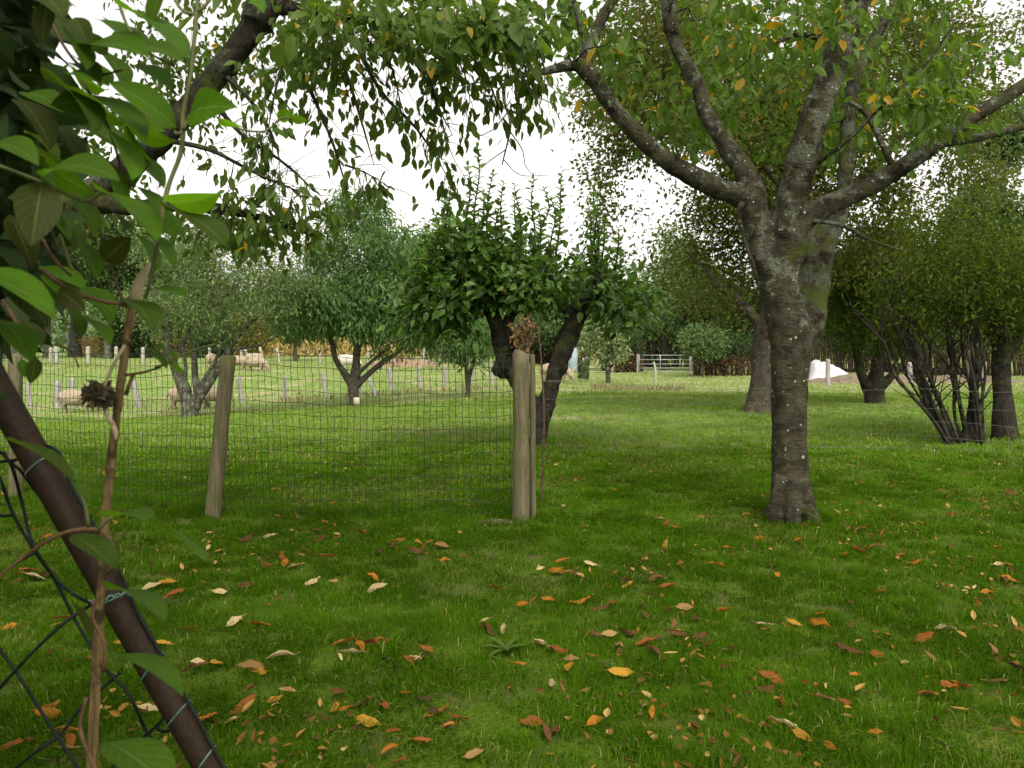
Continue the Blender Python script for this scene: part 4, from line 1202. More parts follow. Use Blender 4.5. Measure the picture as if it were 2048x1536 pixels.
# withered sprig above the thick post
spr = thing('withered_sprig', 'withered orange-brown leafy sprig above the thick fence post', 'plant', P(1050, 708, p1b[1] + 0.25))
mb = MB(); sp_rows = [limb([(1060, 720, 5), (1054, 680, 4), (1048, 640, 2)], p1b[1] + 0.25), limb([(1056, 690, 3), (1068, 660, 2), (1062, 625, 1.5)], p1b[1] + 0.25), limb([(1052, 700, 3), (1036, 680, 2), (1030, 660, 1.5)], p1b[1] + 0.25)]
for r in sp_rows: tube(mb, spline(r, 0.04), 5)
mb.build('stem', M['twig'], spr)
pts = in_blobs([(1048, 670, 22, 42, p1b[1] + 0.25, 0.1)], 40, 0, 411, 0.6)
mb = MB(); leaf_on_paths(mb, grow(nodes_of(sp_rows, 0.05), pts, 0.001, 0.1, seed=411, kmax=0.004), 7, 0.04, 0.022, 0.02, 0.6, 0.2, 1, simple=True, t0=0.4, seed=412); mb.build('leaves', M['dry_brown'], spr, smooth=False)

# loose stock fence on the right, tied to the bushy tree
stock = thing('stock_fence', 'sagging wire stock netting running from the bushy tree to the right edge', 'fence', GP(1085, 10.4))
mb = MB()
xs_px = np.arange(1084, 2130, 41.0)
def stock_row(t):
    # t 0..1 from top to ground, heights measured at the left and the right end
    yl = [762, 792, 815, 838, 868, 896][t]; yr = [790, 828, 853, 880, 905, 925][t]
    out = []
    for px in np.arange(1084, 2130, 13.7):
        f = (px - 1084) / 1000.0
        y = yl + (yr - yl) * f + 5 * math.sin(f * 5.2 + t) + 2.2 * math.sin(f * 23 + 2 * t)
        d = 10.45 + 0.2 * math.sin(f * 6 + t)
        p = P(px, y, d)
        p[2] = max(p[2], float(zt(p[0], p[1])) + 0.03)
        out.append([*p, 0.0017])
    return np.array(out)
wires = [stock_row(t) for t in range(6)]
for w in wires: tube(mb, w, 4, cap=False)
for i in range(2, len(wires[0]), 3):
    tube(mb, np.array([w[min(i + (k % 2) * 0, len(w) - 1)] + np.r_[random.uniform(-0.02, 0.02), 0, 0, -0.0003] for k, w in enumerate(wires)]), 4, cap=False)
tube(mb, spline(limb([(1088, 762, 1.2), (1140, 764, 1.2), (1150, 785, 1.1), (1166, 795, 1.1)], 10.4), 0.05), 4)
mb.build('netting', M['stock_wire'], stock)

# grey split posts of the pasture fence (one fence, each post a part)
def field_fence(name, label, posts, mat, depth_of, wires_h, seed, wire=True, postname='post'):
    d0 = depth_of(posts[0][0])
    o = thing(name, label, 'fence', GP(posts[0][0], d0))
    tops = []
    for k, (px, w, hgt, lean) in enumerate(posts):
        d = depth_of(px); b = GP(px, d)
        m_ = MB()
        t = b + np.array([lean * hgt, 0.03 * math.sin(k * 3), hgt])
        post_mesh(m_, b - np.array([0, 0, 0.1]), t, w * d / F / 2, 7, seed=seed + k)
        m_.build(postname, mat, o)
        tops.append((b, t))
    if wire:
        mb = MB()
        for h in wires_h:
            rows = np.array([[*(b + (t - b) * h), 0.002] for b, t in tops])
            tube(mb, rows, 4, cap=False)
        mb.build('wire', M['stock_wire'], o)
    return o


pf = [(-60, 9, 1.0, 0), (20, 9, 1.0, .02), (58, 8, 0.95, -.05), (113, 11, 1.0, 0.02), (146, 10, 1.1, -.03), (277, 10, 1.0, -.2), (366, 9, 1.0, 0.05), (483, 9, 1.02, -0.13), (570, 8, 0.95, -.04), (652, 7.5, 0.95, -.16), (720, 8, 1.0, -.06), (784, 8, 0.92, -.12), (841, 6.5, 0.95, -.1), (893, 6, 0.9, -.1), (940, 9, 0.9, .15), (985, 7, 0.9, -.1), (1066, 6, 0.9, 0)]
field_fence('pasture_fence', 'leaning weathered grey posts of the near pasture fence, beyond the fruit trees', pf, M['grey_wood'], lambda px: 30.5 + max(0, px - 300) * 0.006, (0.5, 0.9), 430)
ff = [(102, 7, 1.1, 0), (113, 8, 1.2, .0), (176, 8, 1.15, .03), (232, 7, 1.15, .03), (286, 7, 1.1, .02), (420, 6, 1.1, -.02), (483, 6, 1.1, 0), (495, 6, 1.1, -.15), (527, 6, 1.1, -.2), (558, 6, 1.1, -.12), (640, 5, 1.1, 0), (735, 5, 1.1, .05), (749, 5, 1.1, 0), (847, 5, 1.1, .05), (882, 5, 1.1, .02), (925, 5, 1.1, 0), (966, 5, 1.1, 0)]
field_fence('far_fence', 'pale posts of the far pasture fence along the corn and the wood', ff, M['cream_wood'], lambda px: 58, (0.5, 0.9), 460)
field_fence('side_fence', 'grey upright posts of the fence in front of the rubble, right of the cherry', [(1656, 9, 1.1, 0), (1822, 9, 1.0, -.05), (1968, 9, 1.0, 0), (2110, 9, 1.0, 0)], M['grey_wood'], lambda px: 34, (0.4, 0.7, 0.95), 480)
# leaning white board by the peach tree, cream marker post
lb = GH(752, 795)
o = thing('leaning_board', 'white board leaning to the left behind the round peach tree', 'board', lb)
mb = MB(); t = P(738, 756, lb[1] + 0.3); post_mesh(mb, lb, t, 0.055, 8, seed=490); mb.build('plank', M['white_sheet'], o)
cpst = GP(1311, 40)
o = thing('cream_post', 'short cream post with a bent top in front of the metal gate', 'post', cpst)
mb = MB(); tube(mb, spline(np.array([[*(cpst - [0, 0, .1]), .07], [*(cpst + [0, 0, .5]), .065], [*(cpst + [-0.03, 0, .8]), .06], [*(cpst + [-0.1, 0, 1.0]), .045]]), 0.1), 10, 0.03); mb.build('shaft', M['cream_wood'], o)

# metal field gate
def gate(name, label, px0, px1, depth, h, mat, n_bars=5):
    a, b = GP(px0, depth), GP(px1, depth)
    z = max(a[2], b[2]) + 0.08
    o = thing(name, label, 'gate', a)
    m_ = MB()
    for k in range(n_bars):
        zz = z + h * (k / (n_bars - 1)) ** 1.1
        tube(m_, np.array([[a[0], depth, zz, .022], [(a[0] + b[0]) / 2, depth, zz, .022], [b[0], depth, zz, .022]]), 8)
    m_.build('bars', mat, o)
    for nm, f in (('stile', 0.0), ('stile', 1.0), ('brace', 0.42)):
        m_ = MB(); x = a[0] + (b[0] - a[0]) * f
        tube(m_, np.array([[x, depth - 0.03, z - 0.02, .025], [x, depth - 0.03, z + h / 2, .025], [x, depth - 0.03, z + h + 0.02, .025]]), 8)
        m_.build(nm, mat, o)
    for x in (a[0] - 0.1, b[0] + 0.1):
        m_ = MB(); post_mesh(m_, [x, depth, float(zt(x, depth)) - 0.1], [x, depth, z + h + 0.05], 0.06, 8); m_.build('gate_post', M['grey_wood'], o)
    return o


gate('field_gate', 'pale grey tubular metal field gate between two hedges', 1278, 1379, 54, 1.12, M['galvanised'])
gate('wooden_gate', 'low wooden gate left of the dark hedge clump', 1175, 1222, 54, 0.95, M['board'], 4)
# ivy covered post with its prop
ib = GP(1167, 42)
o = thing('ivy_post', 'short post smothered in ivy with a slanting prop, left of the gates', 'post', ib)
mb = MB(); post_mesh(mb, ib, ib + [0, 0, 1.1], 0.08, 8); mb.build('shaft', M['grey_wood'], o)
mb = MB(); post_mesh(mb, GP(1132, 42.2), ib + np.array([-0.05, 0, 0.95]), 0.04, 7); mb.build('prop', M['board'], o)
g = np.random.default_rng(5)
n = 420; th = g.uniform(0, 6.28, n); zz = g.uniform(0.05, 1.15, n); rr = 0.17 + 0.1 * g.random(n)
pos = ib + np.c_[np.cos(th) * rr, np.sin(th) * rr, zz]
mb = MB(); leaves(mb, pos, np.c_[np.cos(th), np.sin(th), -1 + 0 * th], np.c_[np.cos(th), np.sin(th), 0.4 + 0 * th], 0.12, 0.11, g.random(n), simple=True); mb.build('ivy', M['dark_leaf'], o, smooth=False)
# blue-grey water tank behind
tb_ = GP(1146, 56)
o = thing('water_tank', 'upright blue-grey tank glimpsed right of the bushy tree limb', 'tank', tb_)
mb = MB(); tube(mb, np.array([[*tb_, .3], [*(tb_ + [0, 0, .1]), .33], [*(tb_ + [0, 0, 1.5]), .33], [*(tb_ + [0, 0, 1.62]), .2]]), 16); mb.build('body', M['bluegrey'], o)
mb = MB(); tube(mb, np.array([[*(tb_ + [0, 0, 1.6]), .12], [*(tb_ + [0, 0, 1.68]), .12], [*(tb_ + [0, 0, 1.72]), .1]]), 12); mb.build('lid', M['bluegrey'], o)

# heaps, rubble, white sheeting
def heap(name, label, cat, c, sx, sy, h, mat, seed, kind=None):
    n = 34
    u = np.linspace(-1, 1, n)
    U, V = np.meshgrid(u, u)
    rr = np.sqrt(U ** 2 + V ** 2)
    x = c[0] + U * sx; y = c[1] + V * sy
    z = zt(x, y) - 0.03 + h * np.clip(1 - rr, 0, 1) ** 0.8 * (0.45 + 1.0 * fbm(U * 4 + seed, V * 4, seed)) + 0.05 * h * vnoise(U * 14, V * 14, seed) * (rr < 0.95)
    i = (np.arange(n - 1)[:, None] * n + np.arange(n - 1)[None]).ravel()
    m_ = MB(); m_.add(np.c_[x.ravel(), y.ravel(), z.ravel()], np.stack([i, i + 1, i + n + 1, i + n], 1))
    o = m_.build(name, mat, origin=c)
    return tag(o, label, cat, kind=kind)


heap('earth_heap', 'long low heap of brown earth in the far pasture behind the peach tree', 'heap', GP(805, 52), 2.9, 1.3, 0.62, M['earth_heap'], 3)
heap('rubble_heap', 'brown rubble heap beside the white sheeting at the field edge', 'heap', GP(1735, 39), 3.2, 1.6, 0.6, M['rubble'], 8)
heap('brush_heap', 'flat strip of pinkish brush behind the fan of stems', 'heap', GP(1900, 40), 4.6, 1.4, 0.4, M['rubble'], 12)
wb = GP(1652, 41)
ws = thing('white_sheeting', 'crumpled white plastic sheeting over a low stack, seen right of the cherry trunk', 'sheeting', wb)
n = 26
u = np.linspace(0, 1, n); U, V = np.meshgrid(u, u)
x = wb[0] - 1.0 + U * 2.6; y = wb[1] - 0.7 + V * 1.8
prof = np.where(U < 0.45, 1.0, np.clip(1.0 - (U - 0.45) / 0.55, 0, 1))
z = zt(x, y) + 0.02 + prof * np.clip(V * 4, 0, 1) * np.clip((1 - V) * 4, 0, 1) * np.clip(U * 8, 0, 1) * (0.55 + 0.6 * fbm(U * 5, V * 5, 4)) + 0.12 * vnoise(U * 12, V * 12, 3)
i = (np.arange(n - 1)[:, None] * n + np.arange(n - 1)[None]).ravel()
mb = MB(); mb.add(np.c_[x.ravel(), y.ravel(), z.ravel()], np.stack([i, i + 1, i + n + 1, i + n], 1)); mb.build('sheet', M['white_sheet'], ws)
mb = MB()
for k in range(7):
    a = wb + [random.uniform(0.9, 2.8), random.uniform(-1.2, -0.4), 0.1 + random.uniform(0, 0.3)]; b = a + [random.uniform(0.6, 1.4), random.uniform(-.2, .2), random.uniform(-0.25, 0.35)]
    tube(mb, np.array([[*a, .035], [*((a + b) / 2), .035], [*b, .03]]), 5)
o = mb.build('timber_offcuts', M['board'], origin=wb); tag(o, 'jumble of pale timber offcuts lying beside the white sheeting', 'timber', kind='stuff')

# bare soil by the thick post
heap('bare_soil', 'bare brown soil patch left of the thick post foot', 'soil', GH(985, 1046), 0.28, 0.16, 0.06, M['soil'], 5, 'structure')

# corn field
g = np.random.default_rng(77)
n = 26000
yy = 76 + 24 * g.random(n) ** 1.6
xx = g.uniform(-42, 8, n)
hh = g.random(n)
pos = np.c_[xx, yy, zt(xx, yy) + hh * 1.75 * (0.85 + 0.3 * fbm(xx * 0.8, yy * 0.8, 3))]
th = g.uniform(0, 6.28, n)
mb = MB(); leaves(mb, pos, np.c_[np.cos(th) * 0.6, np.sin(th) * 0.6, g.uniform(-0.7, 1.2, n)], np.c_[g.normal(size=(n, 2)), np.ones(n)], 0.55, 0.09, np.clip(g.random(n) * 0.9 + (g.random(n) < 0.08) * 0.3, 0, 1), 0.35, simple=True)
tag(mb.build('corn_field', M['corn'], smooth=False), 'ripe straw-coloured corn standing beyond the pasture', 'corn', kind='stuff')
# dead stems of dock and thistle
def weeds(name, label, px0, px1, d0, d1, n, h, seed):
    g = np.random.default_rng(seed)
    pos = np.array([GP(g.uniform(px0, px1), g.uniform(d0, d1)) for _ in range(n)])
    mb = MB(); leaves(mb, pos, np.c_[g.normal(size=(n, 2)) * 0.25, np.ones(n)], g.normal(size=(n, 3)), h * (0.5 + g.random(n)), 0.035, g.random(n), 0.1, simple=True)
    tag(mb.build(name, M['dry_weed'], smooth=False), label, 'weeds', kind='stuff')
weeds('dry_weeds', 'dry brown weeds in the meadow below the metal gate', 1180, 1370, 26, 31, 420, 0.17, 501)
weeds('fence_weeds', 'pinkish brown dry weeds along the foot of the near pasture fence', 560, 1000, 29.0, 31.8, 420, 0.2, 502)
weeds('pasture_weeds', 'dry brown weeds in the pasture near the grazing sheep', 100, 470, 29, 33, 260, 0.2, 503)

# ------------------------------------------------------------------ sheep
def wool_mat():
    m, nt, out = new_mat('wool')
    n = noise_tex(nt, 9, 6, 0.7)
    col = mixc(nt, thr(nt, n, 0.3, 0.7), (0.25, 0.2, 0.135), (0.37, 0.3, 0.21))
    p = principled(nt, col, 0.95, noise_tex(nt, 45, 4, 0.7), 0.8, 0.02, 0.1)
    nt.links.new(p.outputs[0], out.inputs[0])
    return m
M['wool'] = wool_mat()
M['sheep_face'] = plain_mat('sheep_face', (0.2, 0.15, 0.1), (0.3, 0.23, 0.16), 20, 0.9)
M['pale_wool'] = plain_mat('pale_wool', (0.42, 0.39, 0.32), (0.52, 0.48, 0.4), 12, 0.95, 0.8, 0.02)


def sheep_mesh():
    mb = MB()
    # spine from rump to muzzle, head lowered to graze; facing +X
    sp_ = np.array([[-0.60, 0, 0.52, 0.06], [-0.55, 0, 0.54, 0.17], [-0.42, 0, 0.535, 0.245], [-0.15, 0, 0.52, 0.275], [0.12, 0, 0.525, 0.265], [0.34, 0, 0.53, 0.225], [0.48, 0, 0.48, 0.16], [0.60, 0, 0.37, 0.115], [0.67, 0, 0.26, 0.095], [0.72, 0, 0.17, 0.075], [0.75, 0, 0.09, 0.05], [0.757, 0, 0.06, 0.02]])
    tube(mb, spline(sp_, 0.04), 18, 0.03)
    for sx, sy in ((-0.42, 0.12), (-0.40, -0.12), (0.28, 0.11), (0.32, -0.11)):
        back = sx < 0
        if back:
            leg = [[sx + 0.05, sy, 0.5, 0.13], [sx + 0.06, sy, 0.38, 0.10], [sx - 0.03, sy, 0.24, 0.05], [sx + 0.0, sy, 0.1, 0.036], [sx + 0.02, sy, 0.03, 0.04], [sx + 0.03, sy, 0.0, 0.042]]
        else:
            leg = [[sx, sy, 0.45, 0.11], [sx + 0.01, sy, 0.33, 0.075], [sx + 0.01, sy, 0.2, 0.045], [sx, sy, 0.1, 0.036], [sx + 0.02, sy, 0.03, 0.04], [sx + 0.03, sy, 0.0, 0.042]]
        tube(mb, spline(np.array(leg), 0.03), 10)
    tube(mb, spline(np.array([[-0.58, 0, 0.56, 0.05], [-0.66, 0, 0.48, 0.045], [-0.67, 0, 0.34, 0.035]]), 0.03), 8)
    for s in (-1, 1):
        tube(mb, spline(np.array([[0.62, s * 0.07, 0.33, 0.035], [0.60, s * 0.14, 0.32, 0.04], [0.59, s * 0.2, 0.29, 0.02]]), 0.02), 8)
    tmp = thing('sheep_tmp', '', '', (0, 0, 0))
    o = fuse('sheep_body', mb, M['wool'], tmp, 0.02, 0.016, 14, 2)
    me = o.data
    me.materials.append(M['sheep_face'])
    for p in me.polygons:
        c = p.center
        if (c.x > 0.585 and c.z < 0.34) or c.z < 0.22 or (c.x > 0.55 and abs(c.y) > 0.1 and c.z < 0.36):
            p.material_index = 1
    bpy.data.objects.remove(o); bpy.data.objects.remove(tmp)
    return me


sm = sheep_mesh()
smp = sm.copy(); smp.materials[0] = M['pale_wool']
eye_mb = MB()
for s in (-1, 1):
    tube(eye_mb, np.array([[0.695, s * 0.062, 0.235, 0.006], [0.695, s * 0.072, 0.235, 0.016], [0.695, s * 0.08, 0.235, 0.004]]), 8)
eye_me = eye_mb.mesh('eyes', M['dark_bark'])
GS = 'sheep grazing in the pasture'
flock = [  # px of body centre, depth, heading, scale, mesh, label
    (153, 28.2, 5, 1.02, sm, 'tan sheep grazing with its head down to the right, behind the dead flower head'),
    (372, 29.5, 8, 1.05, sm, 'tan sheep rump showing left of the old fruit tree stems'),
    (425, 29.0, 176, 1.05, sm, 'tan sheep facing left between the old fruit tree and the leaning post'),
    (424, 48, 95, 1.1, sm, 'far sheep seen from behind, leftmost of the far cluster'),
    (476, 46, -8, 1.05, sm, 'far sheep grazing right of the leaning post top, its rear hidden by the post'),
    (506, 50, 168, 1.1, sm, 'far sheep standing just behind another, its back showing above'),
    (513, 45, -14, 1.02, sm, 'far sheep with lowered head, front right of the far cluster'),
    (697, 46, 25, 1.1, smp, 'white sheep behind the forked limbs of the round peach tree'),
    (1112, 34, -20, 1.05, sm, 'sheep head and shoulder showing right of the bushy tree limb'),
]
for k, (px, d, rz, sc, me, lab) in enumerate(flock):
    b = GP(px, d)
    o = bpy.data.objects.new('sheep', me); COL.objects.link(o)
    o.location = b; o.rotation_euler = (0, 0, R(rz)); o.scale = (sc, sc, sc)
    tag(o, lab, 'sheep', GS)
    e = bpy.data.objects.new('eyes', eye_me); COL.objects.link(e); e.parent = o

# ------------------------------------------------------------------ foreground: chain-link fence with leaning pipe
FD = 0.92
chain = thing('chain_link_fence', 'slack dark chain-link netting tied to a leaning rusty pipe, lower left', 'fence', GP(420, FD))
mb = MB()
pp = limb([(-260, 324, 60), (48, 874, 58), (228, 1196, 56), (410, 1521, 55), (600, 1860, 56), (900, 2396, 56), (1130, 2806, 56), (1290, 3092, 56)], FD)
pp = pp[pp[:, 2] > -0.3]
tube(mb, spline(pp, 0.03), 28, 0.006)
pipe_part = mb.build('pipe', M['rust_pipe'], chain)
mb = MB()
cw = [[(0, 955), (27, 1029), (71, 1104), (112, 1158), (147, 1189), (186, 1208)], [(-20, 890), (20, 925), (45, 1010), (66, 1090), (110, 1160), (150, 1240), (186, 1300)],
      [(-20, 925), (16, 922), (36, 918), (60, 890)], [(16, 922), (40, 940), (64, 972), (90, 1005)], [(16, 922), (8, 905)],
      [(-10, 1285), (45, 1363), (90, 1435), (156, 1536), (200, 1600)], [(-20, 1400), (27, 1345), (90, 1280), (138, 1238), (182, 1210)],
      [(20, 1546), (80, 1497), (120, 1470), (165, 1412), (241, 1345)], [(205, 1335), (250, 1377), (272, 1417), (295, 1466), (321, 1497), (350, 1546)],
      [(215, 1546), (238, 1520)], [(288, 1473), (310, 1455), (326, 1438)], [(-20, 1165), (0, 1150), (45, 1118), (70, 1106)], [(-30, 1030), (5, 1032), (26, 1030)],
      [(314, 1455), (325, 1463), (343, 1460)]]
for w in cw:
    tube(mb, spline(limb([(x, y, 6.8, FD + 0.03 + 0.015 * math.sin(x * 0.05 + y * 0.03)) for x, y in w], FD), 0.012), 7)
edge = [(92, 892), (118, 905), (140, 966), (188, 1050), (220, 1105), (246, 1158), (268, 1207), (284, 1242), (326, 1314), (384, 1417), (440, 1520), (480, 1590)]
tube(mb, spline(limb([(x, y, 7.0, FD - 0.005) for x, y in edge], FD), 0.012), 7)
mb.build('netting', M['coated_wire'], chain)


def tie(t_, over=0.12, twist=False):
    """wire loop round the pipe at fraction t_ of its visible run"""
    c = spline(pp, 0.03)
    i = int(np.argmin(np.abs(c[:, 2] - t_)))
    ctr, r = c[i, :3], c[i, 3] + 0.001
    d = unit(c[min(i + 1, len(c) - 1), :3] - c[i - 1, :3])
    u = unit(np.cross(d, [0, 1, 0])); w = np.cross(d, u)
    a = np.linspace(0, 2 * np.pi, 33)
    rows = [[*(ctr + r * (math.cos(x) * u + math.sin(x) * w) + d * over * r * math.cos(x)), 0.0009] for x in a]
    m_ = MB(); tube(m_, np.array(rows), 6)
    if twist:
        q = np.linspace(0, 1, 40)
        fr = ctr + np.array([0.005, -r - 0.001, 0.0])
        rows = [[*(fr + np.array([(x - 0.5) * 0.05, 0.003 * math.sin(x * 38), 0.003 * math.cos(x * 38) + 0.012 * x])), 0.001] for x in q]
        tube(m_, np.array(rows), 6)
    m_.build('tie_wire', M['tie_wire'], pipe_part)


def zpix(y): return float(P(0, y, FD)[2])
tie(zpix(905), -0.25); tie(zpix(1212), 0.1, True); tie(zpix(1325), -0.5); tie(zpix(1432), -0.4); tie(zpix(1520), -0.5)

# ------------------------------------------------------------------ foreground: dead woody stem and honeysuckle vine
VD = 0.78
dead = thing('dead_stem', 'dead brown woody stem standing upright before the leaning pipe, with dry flower head', 'stem', GP(150, VD))
st_rows = limb([(276, 560, 8.5, .79), (268, 600, 15.7, .79), (258, 650, 17.0, .785), (248, 720, 16.4), (236, 810, 16.4), (218, 960, 17.0), (206, 1100, 17.6), (198, 1250, 18.8), (190, 1400, 19.4), (182, 1560, 20.0), (165, 1900, 20.7), (145, 2400, 20.7), (135, 3200, 21.8), (132, 3580, 23.0)], VD)
st_rows = st_rows[st_rows[:, 2] > -0.2]
mb = MB(); c = spline(st_rows, 0.012); 
tube(mb, c, 14, 0.07, seed=3)
for y in (700, 795, 985, 1160, 1330):
    i = int(np.argmin(np.abs(c[:, 2] - P(0, y, VD)[2]))); s = c[i]
    tube(mb, np.array([[*(s[:3] - [0, 0, 0.006]), s[3] * 0.9], [*s[:3], s[3] * 1.1], [*(s[:3] + [0, 0, 0.006]), s[3] * 0.9]]), 12)
tube(mb, spline(limb([(252, 790, 8), (262, 760, 8), (268, 748, 5)], VD - 0.01), 0.005), 7, 0.15)
stalk_part = mb.build('stalk', M['dead_stem'], dead)
mb = MB(); tube(mb, spline(limb([(268, 605, 18, .783), (276, 570, 22, .783), (292, 540, 14, .783), (300, 525, 4, .783)], VD), 0.008), 9, 0.15)
mb.build('broken_end', M['dead_stem_pale'], stalk_part)
mb = MB()
for r in ([(250, 690, 7), (228, 728, 6.5), (208, 775, 6), (196, 820, 5)], [(227, 850, 10), (214, 830, 9), (206, 806, 8)], [(226, 850, 9), (232, 870, 9), (230, 880, 4)]):
    tube(mb, spline(limb([(*p, VD - 0.012) for p in r], VD), 0.008), 7, 0.1)
side_part = mb.build('side_twig', M['dead_stem_pale'], dead)
# withered flower head: crumpled bracts
g = np.random.default_rng(9)
n = 70
ctr = P(199, 790, VD - 0.015)
dv = unit(g.normal(size=(n, 3)) * [1, 0.9, 0.7])
mb = MB(); leaves(mb, ctr + dv * 0.006, dv + [0, 0, 0.15], g.normal(size=(n, 3)), 0.011 * (0.7 + 0.6 * g.random(n)), 0.009, 0.55 * g.random(n), 0.5, 0.5)
tube(mb, np.array([[*(ctr - [0, 0, .009]), .004], [*ctr, .011], [*(ctr + [0, 0, .009]), .004]]), 10, 0.2, tint=0.1)
M['withered'] = leaf_mat('withered', [(0, (0.045, 0.036, 0.02)), (0.5, (0.1, 0.08, 0.042)), (1, (0.2, 0.16, 0.08))], 0.15, 0.8)
mb.build('flower_head', M['withered'], side_part, smooth=False)

vine = thing('honeysuckle_vine', 'honeysuckle vine with large opposite green leaves filling the upper left', 'vine', GP(-60, 0.9))
def vleaf(bx, by, tx, ty, vis, d0, d1=None, tint=0.6, side=1, curl=0.25, wr=0.56, i=[0]):
    """one big leaf from its stalk end to its tip; vis = width as seen, in photo pixels"""
    d1 = d0 if d1 is None else d1
    a, b = P(bx, by, d0), P(tx, ty, d1)
    L = np.linalg.norm(b - a); ax = (b - a) / L
    Wr = L * wr
    wv = vis * (d0 + d1) / 2 / F
    cosv = min(1.0, max(0.1, wv / Wr))
    if wv > Wr: Wr = wv
    view = unit((a + b) / 2 - EYE)
    c = -view - ax * np.dot(-view, ax); c = unit(c)
    s = np.cross(ax, c)
    if s[2] < 0 and abs(s[2]) > 0.15: s = -s
    th = math.acos(cosv) * side
    nrm = math.cos(th) * c + math.sin(th) * s      # upper face tilted up (+) or down (-)
    sd = np.cross(ax, nrm)
    nu, nv = 9, 12
    t = np.linspace(0, 1, nv)
    hw = np.interp(t, [0, 0.04, 0.12, 0.25, 0.4, 0.55, 0.7, 0.85, 0.95, 1], [0.06, 0.3, 0.68, 0.95, 1, 0.92, 0.72, 0.42, 0.17, 0.0]) * Wr / 2
    ww = np.linspace(-1, 1, nu)
    g = np.random.default_rng(1000 + i[0]); i[0] += 1
    wav = g.uniform(-1, 1, 3)
    V = []
    uv = []
    for k in range(nv):
        m = a + ax * L * t[k] + nrm * (curl * L * (0.25 - (t[k] - 0.5) ** 2) * 0.9)
        for j in range(nu):
            e = ww[j]
            up = 0.22 * abs(e) * hw[k] + 0.06 * Wr * wav[0] * math.sin(5 * t[k] + 2 * e + wav[1] * 3) * abs(e)
            V.append(m + sd * e * hw[k] + nrm * up)
            uv.append((0.5 + 0.5 * e, t[k]))
    idx = (np.arange(nv - 1)[:, None] * nu + np.arange(nu - 1)[None]).ravel()
    m_ = MB(); m_.add(np.array(V), np.stack([idx, idx + 1, idx + nu + 1, idx + nu], 1), None, tint, np.array(uv))
    m_.build('leaf', M['vine_leaf'], vine, uvs=True)


